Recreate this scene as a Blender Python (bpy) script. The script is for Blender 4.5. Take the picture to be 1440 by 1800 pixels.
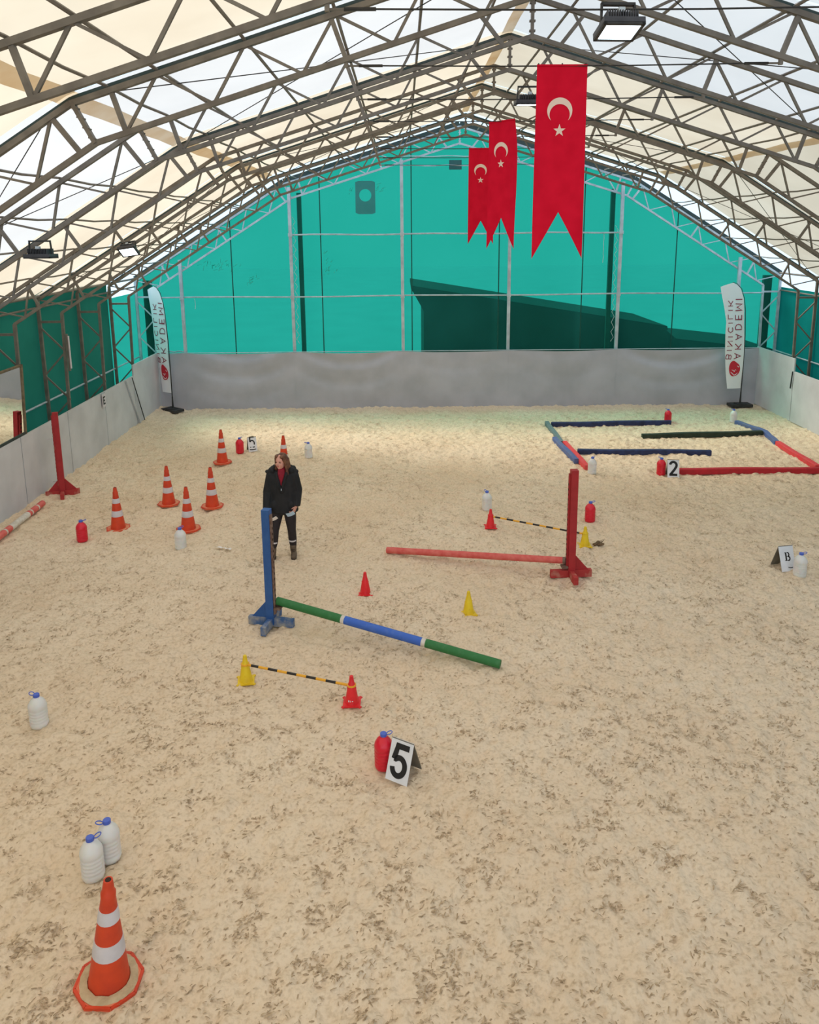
import bpy, bmesh, math, random
import numpy as np
from mathutils import Vector, Matrix

for o in list(bpy.data.objects):
    bpy.data.objects.remove(o, do_unlink=True)
scene = bpy.context.scene
C = scene.collection
random.seed(7)
rng = np.random.default_rng(7)
PI = math.pi

# ------------------------------------------------------------------ camera
cd = bpy.data.cameras.new('camera')
cam = bpy.data.objects.new('camera', cd)
C.objects.link(cam)
cd.sensor_fit = 'VERTICAL'
cd.sensor_height = 24.0
cd.lens = 1380.95 / 1800 * 24.0
cd.shift_y = -205.66 / 1800
cd.clip_end = 500
_r = Vector((0.99991673, -0.01000098, -0.00815533))
_u = Vector((0.01004463, 0.20643451, 0.97840886))
_f = Vector((0.00810151, 0.97840931, -0.20651778))
cam.matrix_world = Matrix(((_r.x, _u.x, -_f.x, -1.584), (_r.y, _u.y, -_f.y, 0.0),
                           (_r.z, _u.z, -_f.z, 4.9475), (0, 0, 0, 1)))
scene.camera = cam

# ------------------------------------------------------------------ sky, sun, exposure
world = bpy.data.worlds.new('sky')
scene.world = world
world.use_nodes = True
bg = world.node_tree.nodes['Background']
bg.inputs[0].default_value = (0.63, 0.84, 1.0, 1)
bg.inputs[1].default_value = 1.25
sd = bpy.data.lights.new('sun', 'SUN')
sd.energy = 3.0
sd.angle = math.radians(25)
sd.color = (1.0, 0.90, 0.78)
sun = bpy.data.objects.new('sun', sd)
C.objects.link(sun)
sun.rotation_euler = Vector((0.58, -0.38, -0.72)).to_track_quat('-Z', 'Y').to_euler()
vs = scene.view_settings
vs.view_transform = 'Standard'
vs.look = 'None'
vs.gamma = 1.0
vs.use_curve_mapping = False
vs.exposure = 0.27

# ------------------------------------------------------------------ helpers
def srgb(r, g, b):
    f = lambda c: (c / 12.92 if c <= 0.04045 else ((c + 0.055) / 1.055) ** 2.4)
    return (f(r / 255), f(g / 255), f(b / 255), 1)

def mat(name, c1, c2=None, rough=0.6, scale=8.0, bump=0.0, bscale=40.0, metal=0.0, spec=0.4, detail=4.0, sharp=None):
    m = bpy.data.materials.new(name)
    m.use_nodes = True
    nt = m.node_tree
    b = nt.nodes['Principled BSDF']
    b.inputs['Base Color'].default_value = c1
    b.inputs['Roughness'].default_value = rough
    b.inputs['Metallic'].default_value = metal
    b.inputs['Specular IOR Level'].default_value = spec
    tc = nt.nodes.new('ShaderNodeTexCoord')
    if c2 is not None:
        n = nt.nodes.new('ShaderNodeTexNoise')
        n.inputs['Scale'].default_value = scale
        n.inputs['Detail'].default_value = detail
        nt.links.new(tc.outputs['Object'], n.inputs['Vector'])
        r = nt.nodes.new('ShaderNodeValToRGB')
        lo, hi = sharp if sharp else (0.35, 0.65)
        r.color_ramp.elements[0].position = lo
        r.color_ramp.elements[1].position = hi
        r.color_ramp.elements[0].color = c1
        r.color_ramp.elements[1].color = c2
        nt.links.new(n.outputs['Fac'], r.inputs['Fac'])
        nt.links.new(r.outputs['Color'], b.inputs['Base Color'])
    if bump:
        n2 = nt.nodes.new('ShaderNodeTexNoise')
        n2.inputs['Scale'].default_value = bscale
        n2.inputs['Detail'].default_value = 5
        nt.links.new(tc.outputs['Object'], n2.inputs['Vector'])
        bp = nt.nodes.new('ShaderNodeBump')
        bp.inputs['Strength'].default_value = bump
        bp.inputs['Distance'].default_value = 0.02
        nt.links.new(n2.outputs['Fac'], bp.inputs['Height'])
        nt.links.new(bp.outputs['Normal'], b.inputs['Normal'])
    return m

def cloth_mat(name, c1, c2, transl, transp=0.0, tint=(1, 1, 1, 1), scale=1.2, tcol=None):
    """thin fabric: diffuse + translucent (+ open weave one can look through)"""
    m = bpy.data.materials.new(name)
    m.use_nodes = True
    nt = m.node_tree
    nt.nodes.clear()
    out = nt.nodes.new('ShaderNodeOutputMaterial')
    tc = nt.nodes.new('ShaderNodeTexCoord')
    n = nt.nodes.new('ShaderNodeTexNoise')
    n.inputs['Scale'].default_value = scale
    n.inputs['Detail'].default_value = 6
    nt.links.new(tc.outputs['Object'], n.inputs['Vector'])
    r = nt.nodes.new('ShaderNodeValToRGB')
    r.color_ramp.elements[0].position = 0.35
    r.color_ramp.elements[1].position = 0.68
    r.color_ramp.elements[0].color = c1
    r.color_ramp.elements[1].color = c2
    nt.links.new(n.outputs['Fac'], r.inputs['Fac'])
    d = nt.nodes.new('ShaderNodeBsdfDiffuse')
    t = nt.nodes.new('ShaderNodeBsdfTranslucent')
    nt.links.new(r.outputs['Color'], d.inputs['Color'])
    if tcol:
        t.inputs['Color'].default_value = tcol
    else:
        nt.links.new(r.outputs['Color'], t.inputs['Color'])
    mx = nt.nodes.new('ShaderNodeMixShader')
    mx.inputs[0].default_value = transl
    nt.links.new(d.outputs[0], mx.inputs[1])
    nt.links.new(t.outputs[0], mx.inputs[2])
    last = mx
    if transp > 0:
        tr = nt.nodes.new('ShaderNodeBsdfTransparent')
        tr.inputs['Color'].default_value = tint
        m2 = nt.nodes.new('ShaderNodeMixShader')
        m2.inputs[0].default_value = transp
        nt.links.new(mx.outputs[0], m2.inputs[1])
        nt.links.new(tr.outputs[0], m2.inputs[2])
        last = m2
    nt.links.new(last.outputs[0], out.inputs['Surface'])
    return m

class MB:
    """collects shapes into one mesh"""
    def __init__(s):
        s.v = []; s.f = []; s.mi = []; s.cur = 0
    def add(s, vs, fs):
        k = len(s.v)
        s.v.extend([tuple(p) for p in vs])
        for f in fs:
            s.f.append(tuple(i + k for i in f)); s.mi.append(s.cur)
        return s
    def box(s, c, d, rz=0.0):
        cx, cy, cz = c; x, y, z = d[0] / 2, d[1] / 2, d[2] / 2
        pts = [(-x, -y, -z), (x, -y, -z), (x, y, -z), (-x, y, -z), (-x, -y, z), (x, -y, z), (x, y, z), (-x, y, z)]
        ca, sa = math.cos(rz), math.sin(rz)
        pts = [(cx + a * ca - b * sa, cy + a * sa + b * ca, cz + q) for a, b, q in pts]
        return s.add(pts, [(0, 3, 2, 1), (4, 5, 6, 7), (0, 1, 5, 4), (1, 2, 6, 5), (2, 3, 7, 6), (3, 0, 4, 7)])
    def beam(s, a, b, w, h, up=(0, 1, 0)):
        a, b = Vector(a), Vector(b)
        d = (b - a).normalized(); u = Vector(up)
        if abs(d.dot(u)) > 0.98: u = Vector((1, 0, 0))
        x = d.cross(u).normalized(); y = x.cross(d).normalized()
        pts = []
        for p in (a, b):
            for i, j in ((-1, -1), (1, -1), (1, 1), (-1, 1)):
                pts.append(p + x * (i * w / 2) + y * (j * h / 2))
        return s.add(pts, [(3, 2, 1, 0), (4, 5, 6, 7), (0, 1, 5, 4), (1, 2, 6, 5), (2, 3, 7, 6), (3, 0, 4, 7)])
    def tube(s, path, r, n=8, sx=1.0, sy=1.0, up=(0, 0, 1)):
        path = [Vector(p) for p in path]
        rs = r if isinstance(r, (list, tuple)) else [r] * len(path)
        rings = []
        for i, p in enumerate(path):
            d = (path[min(i + 1, len(path) - 1)] - path[max(i - 1, 0)]).normalized()
            u = Vector(up)
            if abs(d.dot(u)) > 0.95: u = Vector((0, 1, 0))
            x = d.cross(u).normalized(); y = x.cross(d)
            rings.append([p + x * (math.cos(2 * PI * k / n) * rs[i] * sx) + y * (math.sin(2 * PI * k / n) * rs[i] * sy) for k in range(n)])
        return s.loft(rings)
    def loft(s, rings, cap=True):
        n = len(rings[0]); vs = [p for r in rings for p in r]; fs = []
        for i in range(len(rings) - 1):
            for k in range(n):
                a = i * n + k; b = i * n + (k + 1) % n
                fs.append((a, b, b + n, a + n))
        if cap:
            fs.append(tuple(reversed(range(n)))); m = (len(rings) - 1) * n
            fs.append(tuple(range(m, m + n)))
        return s.add(vs, fs)
    def lathe(s, prof, n=20, c=(0, 0, 0), rot=0.0, sq=0.0):
        rings = []
        for r, z in prof:
            ring = []
            for k in range(n):
                a = 2 * PI * k / n + rot
                q = 1.0
                if sq: q = 1 + sq * (1 / max(abs(math.cos(a)), abs(math.sin(a))) - 1)
                ring.append((c[0] + math.cos(a) * r * q, c[1] + math.sin(a) * r * q, c[2] + z))
            rings.append(ring)
        return s.loft(rings)
    def ball(s, c, r, n=12, m=8):
        r = r if isinstance(r, (tuple, list)) else (r, r, r)
        rings = []
        for i in range(1, m):
            t = PI * i / m
            rings.append([(c[0] + r[0] * math.sin(t) * math.cos(2 * PI * k / n), c[1] + r[1] * math.sin(t) * math.sin(2 * PI * k / n), c[2] - r[2] * math.cos(t)) for k in range(n)])
        return s.loft(rings)
    def caps(s, pts, rs, n=12):
        """chain of rounded tapered limbs"""
        for i in range(len(pts) - 1):
            s.tube([pts[i], pts[i + 1]], [rs[i], rs[i + 1]], n)
        for p, r in zip(pts, rs): s.ball(p, r, n, 8)
        return s
    def prism(s, poly, mapf, t):
        """poly in 2D, mapf(u,v,w) -> point, thickness t along w"""
        n = len(poly)
        vs = [mapf(u, v, 0) for u, v in poly] + [mapf(u, v, t) for u, v in poly]
        fs = [tuple(reversed(range(n))), tuple(range(n, 2 * n))] + [(i, (i + 1) % n, n + (i + 1) % n, n + i) for i in range(n)]
        return s.add(vs, fs)
    def mesh(s, name, mats, smooth=False):
        me = bpy.data.meshes.new(name)
        me.from_pydata([tuple(p) for p in s.v], [], s.f)
        for m in (mats if isinstance(mats, (list, tuple)) else [mats]): me.materials.append(m)
        me.polygons.foreach_set('material_index', s.mi)
        bm = bmesh.new(); bm.from_mesh(me)
        bmesh.ops.recalc_face_normals(bm, faces=bm.faces)
        bm.to_mesh(me); bm.free()
        if smooth:
            me.shade_smooth()
            if smooth != 'all': me.set_sharp_from_angle(angle=math.radians(40))
        me.update()
        return me
    def build(s, name, mats, parent=None, smooth=False):
        return link(name, s.mesh(name, mats, smooth), parent)

def link(name, me, parent=None):
    o = bpy.data.objects.new(name, me)
    C.objects.link(o)
    if parent is not None: o.parent = parent
    return o

def tag(o, label, cat, group=None):
    o['label'] = label; o['category'] = cat
    if group: o['group'] = group
    return o

def thing(name, label, cat, loc=(0, 0, 0), rz=0.0, group=None):
    o = bpy.data.objects.new(name, None)
    o.empty_display_size = 0.1
    C.objects.link(o)
    o.location = loc; o.rotation_euler = (0, 0, rz)
    return tag(o, label, cat, group)

def struct(o):
    o['kind'] = 'structure'; return o

def sempty(name):
    o = bpy.data.objects.new(name, None); C.objects.link(o); return struct(o)

def copy_tree(o, parent=None):
    c = o.copy(); C.objects.link(c)
    if parent is not None: c.parent = parent
    for ch in list(o.children): copy_tree(ch, c)
    return c

def remeshed(mb, name, m, voxel, parent=None, smooth_iter=4):
    o = mb.build('tmp_remesh', m)
    md = o.modifiers.new('r', 'REMESH'); md.mode = 'VOXEL'; md.voxel_size = voxel; md.use_smooth_shade = True
    sm = o.modifiers.new('s', 'SMOOTH'); sm.factor = 0.5; sm.iterations = smooth_iter
    dg = bpy.context.evaluated_depsgraph_get()
    me = bpy.data.meshes.new_from_object(o.evaluated_get(dg))
    me.name = name
    if not me.materials: me.materials.append(m)
    bpy.data.objects.remove(o, do_unlink=True)
    me.shade_smooth()
    return link(name, me, parent)

# ------------------------------------------------------------------ hall constants
L = 22.0          # green end wall
S = 1.991         # truss spacing
WO = 8.97         # outer column line
WI = 8.50         # inner column line
WB = 8.43         # kick boards
YF = -9.0         # entrance end, behind the viewer
def zb(x):
    x = abs(x); return 7.19 - 0.305 * x if x <= 4.56 else 5.80 - 0.623 * (x - 4.56)
def zt(x):
    x = abs(x); return 7.62 - 0.305 * x if x <= 4.78 else 6.162 - 0.612 * (x - 4.78)
def yk(k): return L - k * S

# ------------------------------------------------------------------ materials
M = {}
M['steel'] = mat('taupe_steel', srgb(128, 120, 110), srgb(108, 100, 92), 0.55, 6, 0.05)
M['steel_pale'] = mat('pale_grey_steel', srgb(198, 208, 216), srgb(172, 182, 192), 0.5, 5)
M['steel_dark'] = mat('dark_steel', srgb(60, 58, 55), srgb(45, 43, 42), 0.6, 8)
M['steel_mid'] = mat('grey_steel', srgb(104, 108, 108), srgb(90, 94, 94), 0.6, 8)
M['edge_dark'] = mat('dark_green_edge', srgb(38, 58, 54), srgb(60, 66, 62), 0.6, 6)
M['cream'] = cloth_mat('cream_membrane', srgb(220, 203, 181), srgb(208, 189, 166), 0.70, scale=0.6)
M['white'] = cloth_mat('white_membrane', srgb(213, 208, 206), srgb(204, 199, 197), 0.70, scale=0.6)
M['tan'] = cloth_mat('tan_strip', srgb(222, 205, 180), srgb(212, 186, 152), 0.66, scale=2.5)
M['net'] = cloth_mat('green_net', srgb(58, 160, 144), srgb(48, 144, 126), 0.5, 0.80, (0.016, 0.345, 0.232, 1), scale=0.7)
M['tarp_green'] = cloth_mat('dark_green_tarp', srgb(38, 108, 92), srgb(30, 94, 80), 0.2, scale=0.8)
M['tarp_teal'] = cloth_mat('teal_tarp', srgb(22, 128, 120), srgb(18, 112, 104), 0.22, scale=0.8)
M['scuff'] = cloth_mat('pale_scuff', srgb(120, 200, 190), srgb(110, 190, 180), 0.5, 0.5, (0.3, 0.7, 0.65, 1))
M['seam'] = mat('dark_seam', srgb(12, 78, 68), None, 0.7)
M['patch'] = cloth_mat('grey_patch', srgb(120, 150, 156), srgb(108, 138, 144), 0.5, 0.35, (0.3, .5, .55, 1))
M['grey_tarp'] = mat('grey_tarp', srgb(188, 187, 198), srgb(174, 174, 184), 0.55, 1.5, 0.05, 30)
M['board'] = mat('grey_board', srgb(214, 212, 216), srgb(196, 194, 198), 0.5, 1.3, 0.08, 12, detail=8)
M['mirror'] = mat('mirror', (0.88, 0.9, 0.88, 1), None, 0.02, metal=1.0)
M['wood'] = mat('weathered_wood', srgb(128, 112, 88), srgb(104, 88, 66), 0.7, 12)
M['orange'] = mat('orange_cone', srgb(226, 74, 36), srgb(205, 64, 36), 0.5, 6, 0.05)
M['orange_base'] = mat('dusty_orange', srgb(232, 108, 76), srgb(222, 150, 112), 0.7, 10, 0.05)
M['reflect'] = mat('reflective_white', srgb(222, 214, 218), srgb(205, 198, 202), 0.45, 8)
M['sandy'] = mat('sand_dust', srgb(208, 182, 146), srgb(190, 164, 130), 0.95, 20, 0.3, 80)
M['cone_red'] = mat('red_cone', srgb(240, 44, 50), srgb(225, 38, 46), 0.4, 8)
M['cone_yellow'] = mat('yellow_cone', srgb(242, 208, 40), srgb(232, 192, 36), 0.45, 8)
M['hole'] = mat('hole_dark', srgb(60, 40, 30), None, 0.9)
M['stick_black'] = mat('stick_black', srgb(46, 40, 38), None, 0.4)
M['stick_yellow'] = mat('stick_yellow', srgb(240, 172, 48), None, 0.4)
M['jug_red'] = mat('red_jug', srgb(226, 26, 52), srgb(214, 22, 46), 0.3, 5, spec=0.5)
M['jug_white'] = mat('milky_jug', srgb(232, 230, 228), srgb(222, 220, 218), 0.3, 4, spec=0.5)
M['jug_white'].node_tree.nodes['Principled BSDF'].inputs['Subsurface Weight'].default_value = 0.3
M['cap_blue'] = mat('blue_cap', srgb(80, 104, 200), None, 0.4)
M['cap_red'] = mat('dark_red_cap', srgb(140, 24, 44), None, 0.4)
M['sign_white'] = mat('white_sign', srgb(236, 236, 242), srgb(226, 226, 232), 0.5, 8)
M['sign_back'] = mat('grey_sign_back', srgb(128, 120, 106), srgb(112, 106, 94), 0.7, 10)
M['ink'] = mat('black_ink', srgb(34, 32, 34), None, 0.6)
M['blue_paint'] = mat('blue_paint', srgb(42, 86, 150), srgb(50, 94, 156), 0.55, 10, 0.1)
M['blue_worn'] = mat('worn_blue_paint', srgb(66, 100, 152), srgb(158, 156, 154), 0.7, 9, 0.15, sharp=(0.42, 0.66))
M['red_paint'] = mat('red_paint', srgb(176, 42, 46), srgb(164, 38, 42), 0.6, 8, 0.1)
M['red_worn'] = mat('worn_red_paint', srgb(178, 56, 54), srgb(186, 128, 110), 0.75, 9, 0.15, sharp=(0.52, 0.78))
M['rust'] = mat('rusty_track', srgb(132, 108, 96), srgb(104, 76, 64), 0.7, 20)
M['pole_green'] = mat('green_pole', srgb(48, 116, 62), srgb(66, 124, 76), 0.6, 14, 0.1, sharp=(0.5, 0.8))
M['pole_blue'] = mat('blue_pole', srgb(62, 104, 196), srgb(84, 118, 192), 0.6, 14, 0.1, sharp=(0.5, 0.8))
M['pole_white'] = mat('white_pole', srgb(226, 218, 208), srgb(206, 194, 180), 0.6, 14)
M['pole_red'] = mat('faded_red_pole', srgb(212, 84, 78), srgb(222, 112, 102), 0.6, 12, 0.1)
M['pole_crimson'] = mat('crimson_beam', srgb(196, 34, 48), srgb(178, 36, 44), 0.65, 10, 0.1)
M['pole_pinkred'] = mat('bright_red_beam', srgb(226, 56, 66), srgb(216, 84, 84), 0.65, 10, 0.1)
M['pole_navy'] = mat('navy_beam', srgb(44, 56, 104), srgb(34, 42, 76), 0.65, 8, 0.1)
M['pole_mid'] = mat('dusty_blue_beam', srgb(78, 98, 158), srgb(100, 112, 146), 0.7, 8, 0.1)
M['pole_dkgreen'] = mat('dark_green_beam', srgb(32, 50, 38), srgb(48, 60, 48), 0.7, 8, 0.1)
M['pole_grngrey'] = mat('grey_green_beam', srgb(92, 116, 122), srgb(112, 128, 128), 0.7, 8, 0.1)
M['flag_red'] = cloth_mat('red_flag', srgb(230, 30, 58), srgb(218, 26, 52), 0.15, scale=6)
M['flag_cream'] = cloth_mat('cream_print', srgb(255, 234, 218), srgb(252, 228, 212), 0.12, scale=6)
M['sail'] = cloth_mat('white_sail', srgb(252, 252, 255), srgb(248, 249, 255), 0.12, scale=3)
M['sail_print'] = mat('dark_red_print', srgb(150, 44, 70), None, 0.6)
M['sail_logo'] = mat('red_print', srgb(206, 40, 60), None, 0.6)
M['black'] = mat('black_plastic', srgb(44, 44, 46), srgb(58, 57, 56), 0.6, 10)
M['lamp_body'] = mat('lamp_housing', srgb(58, 58, 64), srgb(72, 72, 78), 0.45, 10)
M['skin'] = mat('skin', srgb(226, 168, 148), srgb(218, 152, 134), 0.5, 20)
M['hair'] = mat('brown_hair', srgb(92, 54, 42), srgb(132, 90, 62), 0.5, 18, 0.3, 90)
M['jacket'] = mat('black_jacket', srgb(28, 28, 31), srgb(36, 35, 38), 0.75, 10, 0.25, 14)
M['legging'] = mat('dark_leggings', srgb(46, 38, 42), srgb(38, 32, 36), 0.7, 10)
M['boot'] = mat('brown_boot', srgb(112, 94, 78), srgb(92, 76, 62), 0.7, 16, 0.2)
M['sole'] = mat('dark_sole', srgb(62, 54, 48), None, 0.8)
M['sweater'] = mat('red_sweater', srgb(150, 24, 46), srgb(128, 18, 38), 0.8, 20, 0.2)
M['eye'] = mat('eye_dark', srgb(60, 36, 32), None, 0.4)
M['lip'] = mat('lips', srgb(196, 96, 96), None, 0.5)
M['paper_blue'] = mat('pale_blue_paper', srgb(182, 206, 226), None, 0.5)
M['paper'] = mat('white_paper', srgb(236, 226, 222), None, 0.6)
M['dung'] = mat('dung', srgb(96, 74, 54), srgb(120, 96, 70), 0.9, 20, 0.4)
M['shed'] = mat('dark_shed', srgb(52, 56, 58), srgb(44, 48, 50), 0.9, 2)
M['outside'] = mat('pale_concrete', srgb(192, 204, 216), srgb(186, 198, 210), 0.9, 0.4)
me_ = bpy.data.materials.new('led_glow'); me_.use_nodes = True
_b = me_.node_tree.nodes['Principled BSDF']
_b.inputs['Base Color'].default_value = (0.8, 0.9, 1, 1)
_b.inputs['Emission Color'].default_value = (0.78, 0.92, 1.0, 1)
_b.inputs['Emission Strength'].default_value = 6.0
M['led'] = me_

# sand: colour drift, fine mottle darker in the bump hollows; coarse relief in mesh
def sand_mat():
    m = bpy.data.materials.new('arena_sand'); m.use_nodes = True
    nt = m.node_tree; b = nt.nodes['Principled BSDF']
    b.inputs['Roughness'].default_value = 0.95
    b.inputs['Specular IOR Level'].default_value = 0.1
    tc = nt.nodes.new('ShaderNodeTexCoord')
    def noise(sc, det=5):
        n = nt.nodes.new('ShaderNodeTexNoise'); n.inputs['Scale'].default_value = sc
        n.inputs['Detail'].default_value = det
        nt.links.new(tc.outputs['Object'], n.inputs['Vector']); return n
    n1, n2 = noise(0.55, 4), noise(30, 6)
    r1 = nt.nodes.new('ShaderNodeValToRGB')
    r1.color_ramp.elements[0].position = 0.3; r1.color_ramp.elements[1].position = 0.7
    r1.color_ramp.elements[0].color = srgb(226, 201, 172); r1.color_ramp.elements[1].color = srgb(235, 214, 188)
    nt.links.new(n1.outputs['Fac'], r1.inputs['Fac'])
    r2 = nt.nodes.new('ShaderNodeValToRGB')
    r2.color_ramp.elements[0].position = 0.30; r2.color_ramp.elements[1].position = 0.52
    r2.color_ramp.elements[0].color = (0.80, 0.77, 0.73, 1); r2.color_ramp.elements[1].color = (1, 1, 1, 1)
    nt.links.new(n2.outputs['Fac'], r2.inputs['Fac'])
    mx = nt.nodes.new('ShaderNodeMix'); mx.data_type = 'RGBA'; mx.blend_type = 'MULTIPLY'
    mx.inputs['Factor'].default_value = 1.0
    nt.links.new(r1.outputs['Color'], mx.inputs['A']); nt.links.new(r2.outputs['Color'], mx.inputs['B'])
    nt.links.new(mx.outputs['Result'], b.inputs['Base Color'])
    bp = nt.nodes.new('ShaderNodeBump'); bp.inputs['Strength'].default_value = 0.6; bp.inputs['Distance'].default_value = 0.02
    nt.links.new(n2.outputs['Fac'], bp.inputs['Height']); nt.links.new(bp.outputs['Normal'], b.inputs['Normal'])
    return m
M['sand'] = sand_mat()
M['chip'] = mat('fibre_chips', srgb(206, 181, 150), srgb(160, 136, 108), 0.95, 30)

# ------------------------------------------------------------------ floor
def band_noise(ny, nx, step, wl, seed):
    r = np.random.default_rng(seed).standard_normal((ny, nx))
    F = np.fft.rfft2(r)
    fy = np.fft.fftfreq(ny, step)[:, None]; fx = np.fft.rfftfreq(nx, step)[None, :]
    k = np.sqrt(fx * fx + fy * fy) * wl
    F *= np.exp(-((k - 1.0) / 0.45) ** 2)
    o = np.fft.irfft2(F, s=(ny, nx)); return o / o.std()
ST = 0.032
gx = np.arange(-9.0, 9.0 + ST, ST); gy = np.arange(3.2, 22.2, ST)
NX, NY = len(gx), len(gy)
H = (band_noise(NY, NX, ST, 1.6, 1) * 0.008 + band_noise(NY, NX, ST, 0.45, 2) * 0.009
     + np.clip(band_noise(NY, NX, ST, 0.20, 3), -1.6, 2.2) * 0.009 + band_noise(NY, NX, ST, 0.10, 4) * 0.006)
def bank(x, y):
    return 0.11 * np.clip((-x - 7.6) / 0.85, 0, 1) ** 1.5
XX, YY = np.meshgrid(gx, gy)
ZZ = H + bank(XX, YY) - 0.004
co = np.stack([XX, YY, ZZ], -1).reshape(-1, 3).astype(np.float32)
ii = np.arange(NX * NY).reshape(NY, NX)
qd = np.stack([ii[:-1, :-1], ii[:-1, 1:], ii[1:, 1:], ii[1:, :-1]], -1).reshape(-1, 4)
# coarse apron behind the viewer's line of sight, joined to the same floor
ap = np.array([(-9, YF, 0), (9, YF, 0), (9, 3.21, 0), (-9, 3.21, 0)], np.float32)
nb = len(co); co = np.concatenate([co, ap]); qd = np.concatenate([qd, np.array([[nb, nb + 1, nb + 2, nb + 3]])])
fm = bpy.data.meshes.new('floor')
fm.vertices.add(len(co)); fm.vertices.foreach_set('co', co.ravel())
fm.loops.add(len(qd) * 4); fm.loops.foreach_set('vertex_index', qd.ravel().astype(np.int32))
fm.polygons.add(len(qd)); fm.polygons.foreach_set('loop_start', np.arange(0, len(qd) * 4, 4, dtype=np.int32))
fm.update(); fm.validate(); fm.materials.append(M['sand']); fm.shade_smooth()
floor = struct(link('floor', fm))
def hz(x, y):
    i = int(round((y - gy[0]) / ST)); j = int(round((x - gx[0]) / ST))
    if 0 <= i < NY and 0 <= j < NX: return float(ZZ[i, j])
    return 0.0

# fibre chips scattered in the sand (nobody could count them)
clump = band_noise(NY, NX, ST, 0.55, 11) * 0.75 + band_noise(NY, NX, ST, 0.22, 12) * 0.6 + band_noise(NY, NX, ST, 2.6, 13) * 0.45
NC = 330000
cy = 3.6 + (rng.random(NC) ** 1.55) * 18.0
cx = rng.uniform(-8.3, 8.35, NC)
ci = np.clip(((cy - gy[0]) / ST).astype(int), 0, NY - 1); cj = np.clip(((cx - gx[0]) / ST).astype(int), 0, NX - 1)
pr = np.clip((clump[ci, cj] + 0.15) * 0.45, 0.07, 0.8)
keep = rng.random(NC) < pr
cx, cy, ci, cj = cx[keep], cy[keep], ci[keep], cj[keep]; NC = len(cx)
ln = rng.uniform(0.008, 0.026, NC); wd = rng.uniform(0.002, 0.0055, NC)
ya = rng.normal(0.25, 0.9, NC); up_ = rng.uniform(0.1, 0.9, NC); cz = ZZ[ci, cj] + 0.003
dx, dy = np.cos(ya), np.sin(ya)
def row(t, lift):
    px = cx + dx * ln * t; py = cy + dy * ln * t; pz = cz + ln * lift * up_
    return (np.stack([px - dy * wd, py + dx * wd, pz], -1), np.stack([px + dy * wd, py - dx * wd, pz + ln * 0.12], -1))
a0, a1 = row(-0.9, 0.0); b0, b1 = row(0.0, 0.55); c0, c1 = row(0.9, 0.35)
cv = np.stack([a0, a1, b0, b1, c0, c1], 1).reshape(-1, 3).astype(np.float32)
base = (np.arange(NC) * 6)[:, None]
cq = np.concatenate([base + np.array([0, 1, 3, 2]), base + np.array([2, 3, 5, 4])], 1).reshape(-1, 4)
cm = bpy.data.meshes.new('fibre_chips')
cm.vertices.add(len(cv)); cm.vertices.foreach_set('co', cv.ravel())
cm.loops.add(len(cq) * 4); cm.loops.foreach_set('vertex_index', cq.ravel().astype(np.int32))
cm.polygons.add(len(cq)); cm.polygons.foreach_set('loop_start', np.arange(0, len(cq) * 4, 4, dtype=np.int32))
cm.update(); cm.validate(); cm.materials.append(M['chip'])
chips = link('fibre_chips', cm, floor)
chips['kind'] = 'stuff'; chips['label'] = 'curled dry fibre chips strewn in clumps over the pale sand'

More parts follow.
